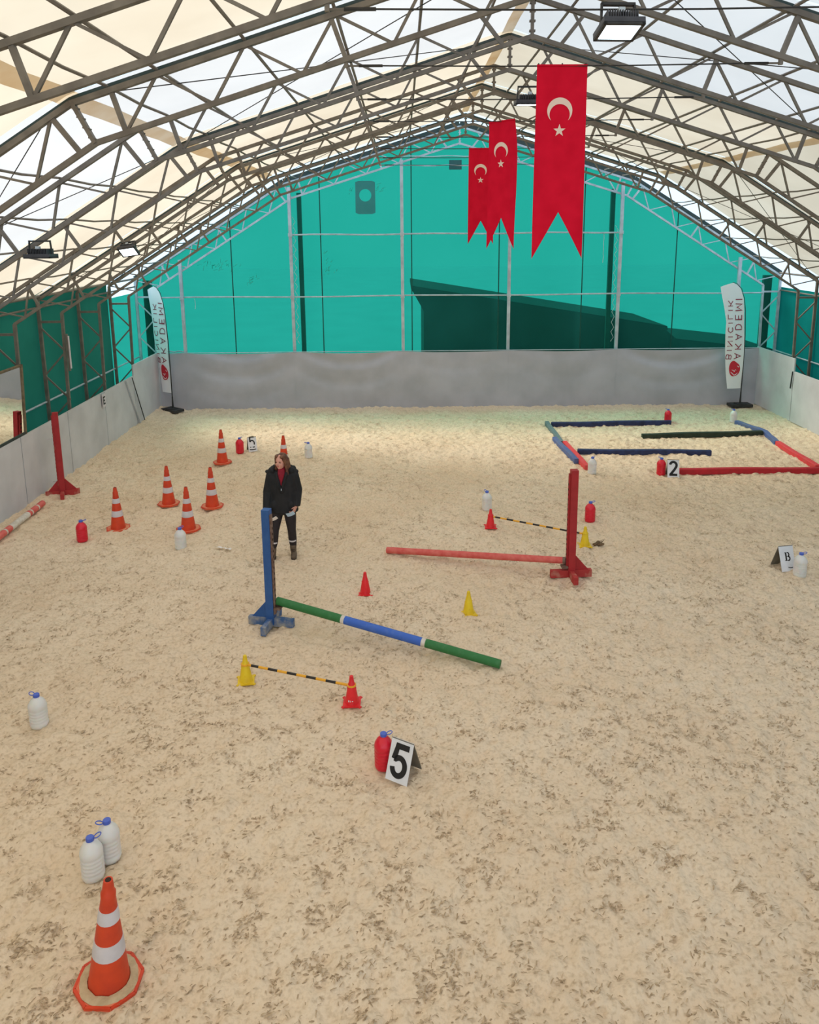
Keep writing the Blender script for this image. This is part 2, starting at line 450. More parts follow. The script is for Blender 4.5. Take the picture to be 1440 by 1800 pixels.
# ------------------------------------------------------------------ trusses
TN_U = [0.48, 1.35, 2.20, 3.07, 3.93]          # top chord nodes, upper slope
BN_U = [0.77, 1.64, 2.52, 3.39, 4.26]
TN_L = [4.98, 5.79, 6.55, 7.33, 8.16, 8.95]
BN_L = [5.19, 5.94, 6.70, 7.50, 8.30]
def make_truss(m, cat_label):
    root = thing('roof_truss', cat_label, 'truss', group='steel roof trusses')
    def part(nm, a, b, w, h=None, m_=None):
        mb = MB().beam((a[0], 0, a[1]), (b[0], 0, b[1]), w, h or w)
        return mb.build(nm, m_ or m, root)
    for s in (-1, 1):
        P = lambda x, f: (s * x, f(x))
        part('bottom_chord', P(0, zb), P(4.56, zb), 0.050, 0.055)
        part('bottom_chord', P(4.56, zb), (s * WI, zb(WI)), 0.050, 0.055)
        part('top_chord', P(0, zt), P(4.78, zt), 0.052, 0.065)
        part('top_chord', P(4.78, zt), (s * WO, zt(WO)), 0.052, 0.065)
        for i in range(5):
            part('web', P(BN_U[i], zb), P(TN_U[i], zt), 0.028)
            if i < 4: part('web', P(BN_U[i], zb), P(TN_U[i + 1], zt), 0.026)
        for tx, bx in ((4.38, 4.26), (2.24, 2.10), (0.62, 0.34)):
            part('post', P(tx, zt), P(bx, zb), 0.045, 0.045)
        part('post', P(4.98, zt), P(4.72, zb), 0.048, 0.045)
        for i in range(5):
            part('web', P(BN_L[i], zb), P(TN_L[i], zt), 0.028)
            part('web', P(BN_L[i], zb), P(TN_L[i + 1], zt), 0.024)
        for tx, bx in ((6.62, 6.38), (8.22, 8.02)):
            part('post', P(tx, zt), P(bx, zb), 0.042, 0.04)
        # bolted splice at the knee
        k = part('knee_splice', P(4.76, zt), P(4.57, zb), 0.04, 0.07)
        mb = MB()
        for t in (0.12, 0.37, 0.63, 0.88):
            x = s * (4.76 - 0.19 * t); z = zt(4.76) + (zb(4.57) - zt(4.76)) * t
            mb.beam((x - 0.035, 0, z - 0.012 * s), (x + 0.035, 0, z + 0.012 * s), 0.022, 0.05)
        mb.build('bolts', m, k)['kind'] = 'stuff'
        # lattice column
        part('column', (s * WO, zt(WO)), (s * WO, 0.0), 0.065, 0.055)
        part('column', (s * WI, zb(WI)), (s * (WI + 0.06), 0.0), 0.055, 0.055)
        part('column_web', (s * WI, 3.16), (s * WO, 3.16), 0.045)
        zz = 3.05
        for i in range(5):
            a, b_ = (WO, WI) if i % 2 == 0 else (WI, WO)
            part('column_web', (s * a, zz), (s * b_, zz - 0.5), 0.03)
            zz -= 0.5
        part('column_web', (s * WI, 0.95), (s * WO, 0.95), 0.035)
    kp = part('king_splice', (0, 7.64), (0, 7.15), 0.035, 0.06)
    mb = MB()
    for z in (7.25, 7.36, 7.47, 7.56): mb.beam((-0.035, 0, z), (0.035, 0, z), 0.022, 0.05)
    mb.build('bolts', m, kp)['kind'] = 'stuff'
    return root
tr_lab = {0: 'pale grey steel truss standing against the green end wall', 1: 'taupe steel truss nearest the green end wall, at the edge of the open sky strip',
          2: 'second taupe steel truss from the green end wall', 3: 'taupe steel truss whose cable carries the farthest red flag',
          4: 'taupe steel truss with a lit floodlight under its left slope', 5: 'taupe steel truss whose cable carries the twisted middle flag',
          6: 'taupe steel truss with its full apex in view above the largest flag', 7: 'taupe steel truss whose cable carries the largest nearest flag',
          8: 'nearest taupe steel truss crossing the top left corner of the picture'}
g_truss = make_truss(M['steel_pale'], tr_lab[0]); g_truss.location = (0, yk(0), 0)
proto = make_truss(M['steel'], tr_lab[1]); proto.location = (0, yk(1), 0)
for k in range(2, 9):
    t = copy_tree(proto); t.location = (0, yk(k), 0); t['label'] = tr_lab[k]

# ------------------------------------------------------------------ ceiling: membrane panels, purlins, strips, wires
ceiling = sempty('ceiling')
def mem_panel(x0, x1, y0, y1, m):
    nu, nv = 10, max(4, int((y0 - y1) / 0.25))
    vs, fs = [], []
    for j in range(nv + 1):
        y = y0 + (y1 - y0) * j / nv
        ph = ((L - y) / S) % 1.0
        for i in range(nu + 1):
            x = x0 + (x1 - x0) * i / nu
            sag = -0.035 * math.sin(PI * ph) * math.sin(PI * i / nu) + 0.012 * math.sin(3.1 * x + 2.3 * y)
            vs.append((x, y, zt(x) + 0.115 + sag))
    for j in range(nv):
        for i in range(nu):
            a = j * (nu + 1) + i; fs.append((a, a + 1, a + nu + 2, a + nu + 1))
    MB().add(vs, fs).build('membrane_panel', m, ceiling, smooth='all')
segs = [(1, 3, 'cream', 'cream'), (3, 5, 'cream', 'cream'), (5, 7, 'white', 'white'), (7, 9, 'cream', 'white'), (9, 12, 'cream', 'white'), (12, 15.56, 'cream', 'white')]
for k0, k1, ml, mr in segs:
    y0, y1 = yk(k0) - 0.03, yk(k1) + 0.03
    for xa, xb, m in ((-9.05, -4.78, ml), (-4.78, 0, ml), (0, 4.78, mr), (4.78, 9.05, mr)):
        mem_panel(xa, xb, y0, y1, M[m])
for k in (1, 3, 5, 7):
    for s in (-1, 1):
        MB().beam((0, yk(k) + 0.05, zt(0) + 0.06), (s * 4.78, yk(k) + 0.05, zt(4.78) + 0.06), 0.03, 0.05, up=(0, 1, 0)).build('edge_rail', M['edge_dark'], ceiling)
        MB().beam((s * 4.78, yk(k) + 0.05, zt(4.78) + 0.06), (s * 9.0, yk(k) + 0.05, zt(9.0) + 0.06), 0.03, 0.05, up=(0, 1, 0)).build('edge_rail', M['edge_dark'], ceiling)
# ridge and knee cover strips, tan with age
def strip(x0, x1, dz, nm):
    vs, fs = [], []
    n = 40; ya, yb = yk(1.1), yk(15.4)
    for j in range(n + 1):
        y = ya + (yb - ya) * j / n
        for x in (x0, (x0 + x1) / 2, x1):
            vs.append((x, y, zt(x) + dz + 0.01 * math.sin(y * 4 + x)))
    for j in range(n):
        for i in range(2):
            a = j * 3 + i; fs.append((a, a + 1, a + 4, a + 3))
    MB().add(vs, fs).build(nm, M['tan'], ceiling, smooth='all')
strip(-0.13, 0.03, 0.085, 'ridge_strip')
strip(-4.90, -4.70, 0.075, 'knee_strip'); strip(4.70, 4.86, 0.075, 'knee_strip')
# purlins, one tube each from the end wall to the entrance
def purlin(x, r, sag):
    path = []
    for k in range(0, 16):
        path.append((x, yk(k), zt(x) + 0.055))
        if sag and k < 15: path.append((x, yk(k + 0.5), zt(x) + 0.055 - sag))
    MB().tube(path, r, 6).build('purlin', M['steel'], ceiling, smooth=True)
for s in (-1, 1):
    for x in TN_U: purlin(s * x, 0.018, 0)
    for x in (4.42, 5.79, 6.55, 7.33, 8.16): purlin(s * x, 0.016, 0.022)
    purlin(s * 8.93, 0.028, 0)
    # crossing wind-brace wires
    for ka, kb in ((7, 5), (3, 1)):
        for xa, xb in ((0.5, 4.6), (4.6, 0.5), (5.0, 8.8), (8.8, 5.0)):
            MB().tube([(s * xa, yk(ka), zt(xa) + 0.03), (s * xb, yk(kb), zt(xb) + 0.03)], 0.006, 5).build('brace_wire', M['steel_dark'], ceiling)

# ------------------------------------------------------------------ tie cables
cable_label = {8: 'thin steel tie cable carrying the nearest lit floodlight', 7: 'thin steel tie cable carrying the largest red flag',
               6: 'thin steel tie cable carrying the floodlight beside the largest flag', 5: 'thin steel tie cable carrying the twisted middle flag',
               4: 'thin bare tie cable between the middle and the farthest flags', 3: 'thin steel tie cable carrying the farthest red flag',
               2: 'second thin bare tie cable from the green end wall', 1: 'thin bare tie cable nearest the green end wall'}
CZ = 6.49
for k in range(1, 9):
    r = thing('tie_cable', cable_label[k], 'cable', (0, yk(k) - 0.0, 0), group='tie cables across the trusses')
    MB().tube([(-1.75, 0, CZ), (-0.6, 0, CZ - 0.012), (0.6, 0, CZ - 0.012), (1.75, 0, CZ)], 0.007, 6).build('cable', M['steel_dark'], r)
    for s in (-1, 1):
        MB().tube([(s * 1.75, 0, CZ), (s * 1.98, 0, CZ)], 0.014, 6).build('turnbuckle', M['steel_dark'], r)
        mb = MB().beam((s * 2.1, 0, zb(2.1) - 0.02), (s * 2.1, 0, CZ - 0.015), 0.035, 0.035)
        mb.tube([(s * 1.97, 0, CZ), (s * 2.1, 0, CZ)], 0.01, 6)
        mb.build('hook', M['steel'], r)

# ------------------------------------------------------------------ end wall
wall_back = sempty('wall_back')
YN = L + 0.09
seams = [-9.05, -6.29, -3.81, -1.31, 1.11, 3.44, 6.03, 9.05]
brk = [-4.78, 0.0, 4.78]
def ztn(x): return zt(x) + 0.02
for a, b in zip(seams[:-1], seams[1:]):
    xs = [a] + [q for q in brk if a < q < b] + [b]
    n = 12
    top = []
    for i in range(n + 1):
        top.append(a + (b - a) * i / n)
    top = sorted(set(top + xs))
    vs, fs = [], []
    nz = 10
    for x in top:
        for j in range(nz + 1):
            z = ztn(x) * j / nz
            vs.append((x, YN + 0.012 * math.sin(1.7 * x + 0.9 * z) + 0.008 * math.sin(4.1 * x), z))
    for i in range(len(top) - 1):
        for j in range(nz):
            q = i * (nz + 1) + j; fs.append((q, q + nz + 1, q + nz + 2, q + 1))
    MB().add(vs, fs).build('net_panel', M['net'], wall_back, smooth='all')
for x in seams[1:-1]:
    MB().beam((x, YN - 0.03, 0.2), (x, YN - 0.03, ztn(x) - 0.05), 0.028, 0.008).build('seam', M['seam'], wall_back)
for s in (-1, 1):
    MB().beam((0, YN, zt(0) + 0.07), (s * 4.78, YN, zt(4.78) + 0.07), 0.16, 0.05, up=(0, 1, 0)).build('edge_band', M['edge_dark'], wall_back)
    MB().beam((s * 4.78, YN, zt(4.78) + 0.07), (s * 9.0, YN, zt(9.0) + 0.07), 0.16, 0.05, up=(0, 1, 0)).build('edge_band', M['edge_dark'], wall_back)
for x in (-7.68, -4.62, -1.57, 1.38, 4.43, 7.77):
    top = zb(x) + (0.32 if abs(x) > 4 else 0.06)
    MB().beam((x, L - 0.09, 0), (x, L - 0.09, top), 0.085, 0.07).build('gable_post', M['steel_pale'], wall_back)
    mb = MB()
    for z in (3.13, 4.82):
        if z < top: mb.box((x, L - 0.115, z), (0.11, 0.06, 0.09))
    mb.build('clamp', M['steel_pale'], wall_back)
def rail(x0, x1, z, r): 
    n = 14
    MB().tube([(x0 + (x1 - x0) * i / n, L - 0.04, z + 0.012 * math.sin(i * 1.3)) for i in range(n + 1)], r, 6).build('rail', M['steel_pale'], wall_back)
rail(-4.66, 4.5, 4.82, 0.024); rail(-8.5, 8.5, 3.14, 0.022); rail(-1.57, 1.38, 6.62, 0.014); rail(-1.57, 1.38, 6.86, 0.012)
rail(-8.5, -7.7, 1.63, 0.02)
# dark posts that stand just outside the net
for x in (-4.40, 4.27):
    MB().beam((x, L + 0.3, 0), (x, L + 0.3, zb(x) + 0.1), 0.12, 0.1).build('outer_post', M['steel_mid'], wall_back)
for x in (-8.72, 8.72):
    MB().beam((x, L + 0.25, 0), (x, L + 0.25, 3.6), 0.24, 0.1).build('outer_post', M['steel_mid'], wall_back)
# loose lacing cords beside two posts
for x, z0, z1 in ((-4.53, 1.7, 5.3), (4.32, 1.7, 5.0), (3.98, 3.9, 4.8), (-7.35, 2.75, 3.1)):
    path = []; z = z1; i = 0
    while z > z0:
        path.append((x + (0.045 if i % 2 else -0.03) * (1 if abs(x) > 4.2 and abs(x) < 5 else 0.15), L - 0.02, z)); z -= 0.11 + 0.05 * random.random(); i += 1
    MB().tube(path, 0.006, 5).build('lacing', M['reflect'], wall_back)
# patches on the net
def ring_patch():
    c = (-2.56, 5.86); r = 0.165; n = 32; vs, fs = [], []
    for i in range(n):
        a = 2 * PI * i / n
        vs.append((c[0] + r * math.cos(a), L + 0.05, c[1] + r * math.sin(a)))
        q = 1 / max(abs(math.cos(a)) / 0.27, abs(math.sin(a)) / 0.44)
        zc = 5.80
        vs.append((-2.56 + q * math.cos(a), L + 0.05, zc + q * math.sin(a)))
    for i in range(n):
        j = (i + 1) % n; fs.append((2 * i, 2 * j, 2 * j + 1, 2 * i + 1))
    MB().add(vs, fs).build('patch', M['patch'], wall_back)
ring_patch()
MB().box((-0.11, L + 0.05, 6.64), (0.34, 0.006, 0.25)).build('patch', M['patch'], wall_back)

sc_ = MB(); rs = random.Random(5)
for cx_, cz_, wx, wz, nn in ((-6.75, 4.02, 0.55, 0.14, 34), (-5.75, 3.62, 0.25, 0.10, 12), (-3.62, 3.95, 0.18, 0.30, 16), (-2.15, 6.05, 0.12, 0.12, 8), (-2.95, 6.0, 0.06, 0.1, 5)):
    for i in range(nn):
        x, z = rs.gauss(cx_, wx * 0.5), rs.gauss(cz_, wz * 0.5); a = rs.uniform(0.2, 1.6); l_, w_ = rs.uniform(0.02, 0.07), rs.uniform(0.004, 0.010)
        dx_, dz_ = math.cos(a), math.sin(a)
        sc_.add([(x - dx_ * l_ - dz_ * w_, L + 0.06, z - dz_ * l_ + dx_ * w_), (x + dx_ * l_ - dz_ * w_, L + 0.06, z + dz_ * l_ + dx_ * w_), (x + dx_ * l_ + dz_ * w_, L + 0.06, z + dz_ * l_ - dx_ * w_), (x - dx_ * l_ + dz_ * w_, L + 0.06, z - dz_ * l_ - dx_ * w_)], [(0, 1, 2, 3)])
sc_.build('scuff_marks', M['scuff'], wall_back)['kind'] = 'stuff'

# ------------------------------------------------------------------ side walls
def side_wall(nm, s, mats, top):
    w = sempty(nm)
    for k in range(0, 17):
        y0, y1 = (YN + 0.03 if k == 0 else yk(k)), max(yk(k + 1), YF)
        if y0 <= YF: break
        vs, fs = [], []; n, nz = 8, 8
        zt_ = top(k)
        for i in range(n + 1):
            y = y0 + (y1 - y0) * i / n
            for j in range(nz + 1):
                z = zt_ * j / nz
                vs.append((s * (9.04 + 0.015 * math.sin(PI * i / n) * math.sin(PI * j / nz)), y, z))
        for i in range(n):
            for j in range(nz):
                q = i * (nz + 1) + j; fs.append((q, q + nz + 1, q + nz + 2, q + 1))
        MB().add(vs, fs).build('tarp_panel', mats(k), w, smooth='all')
    for z in (1.5, 3.45 if s < 0 else 3.2):
        MB().tube([(s * 8.99, L, z), (s * 8.99, YF, z)], 0.022, 6).build('rail', M['steel_pale' if z < 2 else 'steel'], w)
    return w
wall_left = side_wall('wall_left', -1, lambda k: M['net'] if k == 0 else M['tarp_green'], lambda k: 3.28 if k == 0 else 3.76)
wall_right = side_wall('wall_right', 1, lambda k: M['tarp_teal'], lambda k: 3.28 if k == 0 else 3.72)
# ------------------------------------------------------------------ kick boards and grey end tarpaulin
def boards(nm, s):
    w = sempty(nm)
    y = L - 0.10
    edges = [(L - 0.1, 19.72, 1.63)]
    e = 19.70
    while e > 4.5:
        edges.append((e, e - 2.0, 1.36 if s < 0 else 1.30)); e -= 2.02
    for y0, y1, h in edges:
        mb = MB()
        xi = s * WB
        mb.box((s * (WB + 0.02), (y0 + y1) / 2, h / 2), (0.035, y0 - y1 - 0.005, h))
        mb.build('board_panel', M['board'], w)
    return w
bl = boards('baseboard_left', -1)
br = boards('baseboard_right', 1)
# lath nailed across the step of the left boards
MB().beam((-8.39, 19.05, 1.36), (-8.39, 19.85, 0.1), 0.05, 0.02, up=(1, 0, 0)).build('lath', M['board'], bl)
MB().beam((-8.385, 19.45, 1.36), (-8.385, 20.15, 0.1), 0.012, 0.02, up=(1, 0, 0)).build('gap', M['ink'], bl)
MB().beam((8.40, 19.71, 1.3), (8.40, 19.76, 0.85), 0.03, 0.02, up=(1, 0, 0)).build('tear', M['ink'], br)
tarp = sempty('trim_1')
px_ = [-8.43, -7.68, -4.62, -1.57, 1.38, 4.43, 7.77, 8.43]
for a, b in zip(px_[:-1], px_[1:]):
    nu, nv = 40, 22; vs, fs = [], []
    for i in range(nu + 1):
        u = i / nu; x = a + (b - a) * u
        for j in range(nv + 1):
            v = j / nv
            zt_ = 1.60 - 0.035 * math.sin(PI * u) * (1 if b - a > 2 else 0.3)
            z = -0.03 + (zt_ + 0.03) * v
            w1 = (1 - v) * 1.57; hang = 0.42 * (1 - (2 * u - 1) ** 2)        # swags hanging from the post tops
            ph = (w1 - hang) / 0.62 + 0.21 * a
            amp = 0.030 if a in (-4.62, 4.43, -7.68) else 0.008
            d = amp * math.exp(-1.6 * max(0, w1 - hang)) * (math.sin(2 * PI * ph) + 0.3 * math.sin(4 * PI * ph + 1)) * min(1, 6 * u * (1 - u))
            d += 0.020 * math.sin(2 * PI * (0.9 * u + 0.5 * v) + a) * math.sin(PI * u) + 0.005 * math.sin(11 * u - 6 * v + a)
            vs.append((x, L - 0.22 - d * (1 if b - a > 2 else 0.3), z))
    for i in range(nu):
        for j in range(nv):
            q = i * (nv + 1) + j; fs.append((q, q + nv + 1, q + nv + 2, q + 1))
    MB().add(vs, fs).build('tarpaulin', M['grey_tarp'], tarp, smooth='all')
MB().tube([(-8.43, L - 0.19, 1.605), (8.43, L - 0.19, 1.605)], 0.012, 6).build('cord', M['steel_pale'], tarp)

# mirror on the left wall
r = thing('arena_mirror', 'large framed mirror on the left wall showing grey board and sand', 'mirror', (-8.47, 12.7, 1.38), 0)
MB().box((0, 0, 0.62), (0.02, 2.36, 1.2)).build('glass', M['mirror'], r)
for y in (-1.21, 1.21): MB().box((0, y, 0.62), (0.05, 0.06, 1.28)).build('frame', M['wood'], r)
MB().box((0, 0, 0.0), (0.05, 2.48, 0.05)).build('frame', M['edge_dark'], r)
MB().box((0, 0, 1.245), (0.05, 2.48, 0.03)).build('frame', M['wood'], r)
r.rotation_euler = (0, math.radians(2.5), 0)
# letter plate on the left boards
r = thing('letter_plate', 'small white letter plate hanging on the left grey board', 'sign', (-8.40, 17.55, 1.02))
MB().box((0, 0, 0.17), (0.012, 0.19, 0.30)).build('plate', M['reflect'], r)
mb = MB()
mb.box((0.009, -0.045, 0.17), (0.006, 0.028, 0.18)); mb.box((0.009, 0.005, 0.246), (0.006, 0.10, 0.028)); mb.box((0.009, 0.0, 0.17), (0.006, 0.08, 0.028)); mb.box((0.009, 0.005, 0.094), (0.006, 0.10, 0.028))
mb.build('letter', M['ink'], r)
# fluorescent tube on the third left column
r = thing('tube_light', 'white tube light fixed upright on a left wall column', 'lamp', (-8.41, yk(3) - 0.02, 2.15))
MB().tube([(0, 0, 0.05), (0, 0, 0.72)], 0.018, 8).build('tube', M['reflect'], r)
MB().box((-0.03, 0, 0.38), (0.03, 0.05, 0.76)).build('bracket', M['steel'], r)

# ------------------------------------------------------------------ floodlights
def floodlight(label, loc, rot, w=0.30):
    r = thing('floodlight', label, 'lamp', loc, 0, 'led floodlights under the roof')
    r.rotation_euler = rot
    MB().box((0, 0, 0.025), (w, 0.26, 0.04)).build('housing', M['lamp_body'], r)
    f = MB()
    for i in range(13): f.box((-w * 0.36 + w * 0.06 * i, 0, 0.075), (0.006, 0.2, 0.07))
    f.build('cooling_fins', M['lamp_body'], r)
    fr = MB()
    for s in (-1, 1):
        fr.box((s * (w / 2 - 0.012), 0, 0.0), (0.024, 0.26, 0.02)); fr.box((0, s * 0.118, 0.0), (w, 0.024, 0.02))
    fr.build('frame', M['black'], r)
    MB().box((0, 0, -0.001), (w - 0.05, 0.21, 0.006)).build('lens', M['led'], r)
    b = MB()
    for s in (-1, 1): b.beam((s * w * 0.44, 0, 0.03), (s * w * 0.40, 0, 0.20), 0.012, 0.03)
    b.beam((-w * 0.42, 0, 0.20), (w * 0.42, 0, 0.20), 0.02, 0.03)
    b.build('bracket', M['black'], r)
    MB().box((0, -0.06, 0.12), (0.045, 0.05, 0.035)).build('driver_box', M['steel_pale'], r)
    return r
floodlight('lit floodlight hanging nearest, at the top of the picture', (0.0, yk(8), 6.33), (math.radians(-14), 0, math.radians(4)))
floodlight('floodlight seen edge-on beside the top of the largest flag', (-0.02, yk(6), 6.42), (math.radians(4), 0, 0), 0.34)
floodlight('lit floodlight under the left slope above the tube light', (-6.33, yk(4) - 0.12, 4.60), (math.radians(-34), math.radians(-8), 0), 0.30)
floodlight('dark edge-on floodlight under the left slope at the left edge', (-6.05, yk(6) - 0.14, 4.64), (math.radians(-1), 0, 0), 0.32)

# ------------------------------------------------------------------ flags
def star_poly(r, c, rot=0.0):
    pts = []
    for i in range(10):
        a = PI / 2 + rot + i * PI / 5; q = r if i % 2 == 0 else r * 0.40
        pts.append((c[0] + q * math.cos(a), c[1] + q * math.sin(a)))
    return pts
def banner(label, loc, rz, wave, curl=0.0):
    W, HT, NT = 0.49, 1.84, 0.46
    r = thing('flag_banner', label, 'flag', loc, rz, 'hanging red flags')
    def fold(u, v):
        """u across -W/2..W/2, v down 0..HT -> local point"""
        t = v / HT
        y = wave * (math.sin(u * 9 + 2.5 * t + loc[1]) * t * 0.6 + math.sin(t * 5 + u * 3) * 0.35 * t)
        x = u * (1 + 0.04 * t)
        if curl and u > 0.02:
            a = (u - 0.02) * curl * min(1, t * 3 + 0.05)
            x = (0.02 + math.sin(a) / max(curl * min(1, t * 3 + .05), 1e-3)); y += (1 - math.cos(a)) / max(curl * min(1, t * 3 + .05), 1e-3)
        return (x, y, -v)
    nu, nv = 24, 60; vs, fs = [], []
    def bottom(u): return HT - NT * max(0.0, 1 - abs(u) / (W / 2))
    for i in range(nu + 1):
        u = -W / 2 + W * i / nu
        for j in range(nv + 1):
            vs.append(fold(u, bottom(u) * j / nv))
    for i in range(nu):
        for j in range(nv):
            q = i * (nv + 1) + j; fs.append((q, q + 1, q + nv + 2, q + nv + 1))
    cl = MB().add(vs, fs).build('cloth', M['flag_red'], r, smooth='all')
    # crescent
    R, ri, off = 0.122, 0.098, 0.036; cu, cv = -0.012, 0.415
    n = 40; vs, fs = [], []
    for s_ in (-0.006, 0.006):
        k0 = len(vs)
        d = off; xI = (R * R - ri * ri + d * d) / (2 * d)   # along -v axis from outer centre
        aO = math.acos(max(-1, min(1, xI / R))); aI = math.acos(max(-1, min(1, (xI - d) / ri)))
        for i in range(n + 1):
            tO = aO + (2 * PI - 2 * aO) * i / n; tI = aI + (2 * PI - 2 * aI) * i / n
            for rr, tt, c0 in ((R, tO, 0.0), (ri, tI, d)):
                p = fold(cu + rr * math.sin(tt), cv + c0 + rr * math.cos(tt))
                vs.append((p[0], p[1] + s_, p[2]))
        for i in range(n):
            q = k0 + 2 * i; fs.append((q, q + 2, q + 3, q + 1))
    MB().add(vs, fs).build('crescent', M['flag_cream'], cl)
    mb = MB()
    for s_ in (-0.006, 0.006):
        pl = star_poly(0.062, (cu + 0.002, -0.60)); c = fold(cu, 0.60)
        vs = [(c[0], c[1] + s_, c[2])] + [(lambda p: (p[0], p[1] + s_, p[2]))(fold(a, -b)) for a, b in pl]
        mb.add(vs, [(0, i + 1, (i + 1) % 10 + 1) for i in range(10)])
    mb.build('star', M['flag_cream'], cl)
    MB().tube([(-W / 2, 0, 0.0), (W / 2, 0, 0.0)], 0.011, 8).build('hem', M['flag_red'], r)
    mb = MB()
    for u in (-0.23, 0.0, 0.23): mb.tube([(u, 0, 0.0), (u, 0, 0.02)], 0.007, 6)
    mb.build('tie', M['steel_dark'], r)
    return r
banner('largest red flag with crescent and star, hanging nearest', (-0.015, yk(7), 6.482), math.radians(1), 0.03)
banner('narrow twisted red flag with crescent and star, in the middle', (-0.10, yk(5), 6.482), math.radians(-48), 0.05, 5.0)
banner('smallest farthest red flag partly behind the twisted one', (-0.005, yk(3), 6.482), math.radians(0), 0.03)

# ------------------------------------------------------------------ pen strokes for lettering
def arc(cx, cy, r, a0, a1, n=14, ry=None):
    return [(cx + r * math.cos(math.radians(a0 + (a1 - a0) * i / n)), cy + (ry or r) * math.sin(math.radians(a0 + (a1 - a0) * i / n))) for i in range(n + 1)]
def stroke(mb, pts, w, mp):
    """flat pen stroke with square ends"""
    vs, fs = [], []
    for i, p in enumerate(pts):
        a = Vector(pts[max(i - 1, 0)]); b = Vector(pts[min(i + 1, len(pts) - 1)]); d = (b - a).normalized(); n = Vector((-d.y, d.x)) * (w / 2)
        ww = 1.0
        if 0 < i < len(pts) - 1:
            d1 = (Vector(p) - a).normalized(); ww = 1 / max(0.5, d1.dot(d)) 
        for s_ in (-1, 1): vs.append(mp(p[0] + n.x * s_ * ww, p[1] + n.y * s_ * ww))
    for i in range(len(pts) - 1): fs.append((2 * i, 2 * i + 1, 2 * i + 3, 2 * i + 2))
    mb.add(vs, fs)
# ------------------------------------------------------------------ feather banners
GL = {'A': ([[(0, 0), (0.5, 1), (1, 0)], [(0.2, 0.36), (0.8, 0.36)]], 1.0), 'K': ([[(0, 0), (0, 1)], [(0.9, 1), (0.02, 0.42)], [(0.3, 0.6), (0.95, 0)]], 0.9),
      'D': ([[(0, 0), (0, 1), (0.45, 1), (0.8, 0.85), (0.95, 0.5), (0.8, 0.15), (0.45, 0), (0, 0)]], 1.0), 'E': ([[(0.8, 1), (0, 1), (0, 0), (0.8, 0)], [(0, 0.52), (0.7, 0.52)]], 0.8),
      'M': ([[(0, 0), (0.08, 1), (0.6, 0.25), (1.12, 1), (1.2, 0)]], 1.2), 'I': ([[(0, 0), (0, 1)]], 0.0), 'L': ([[(0, 1), (0, 0), (0.75, 0)]], 0.75),
      'N': ([[(0, 0), (0, 1), (0.95, 0), (0.95, 1)]], 0.95), 'C': ([[(0.95, 0.85), (0.6, 1), (0.25, 0.92), (0, 0.5), (0.25, 0.08), (0.6, 0), (0.95, 0.15)]], 0.95),
      'B': ([[(0, 0), (0, 1), (0.5, 1), (0.72, 0.88), (0.72, 0.66), (0.5, 0.54), (0, 0.54)], [(0.5, 0.54), (0.82, 0.4), (0.82, 0.14), (0.5, 0), (0, 0)]], 0.82)}
def word_strokes(word, gap=0.62):
    out, u = [], 0.0
    for ch in word:
        st, wd_ = GL[ch]
        out.append([[(u + a * 0.8, b) for a, b in q] for q in st])
        u += wd_ * 0.8 + gap
    return out, u - gap
tA, tB = word_strokes('AKADEMI'), word_strokes('BINICILIK')
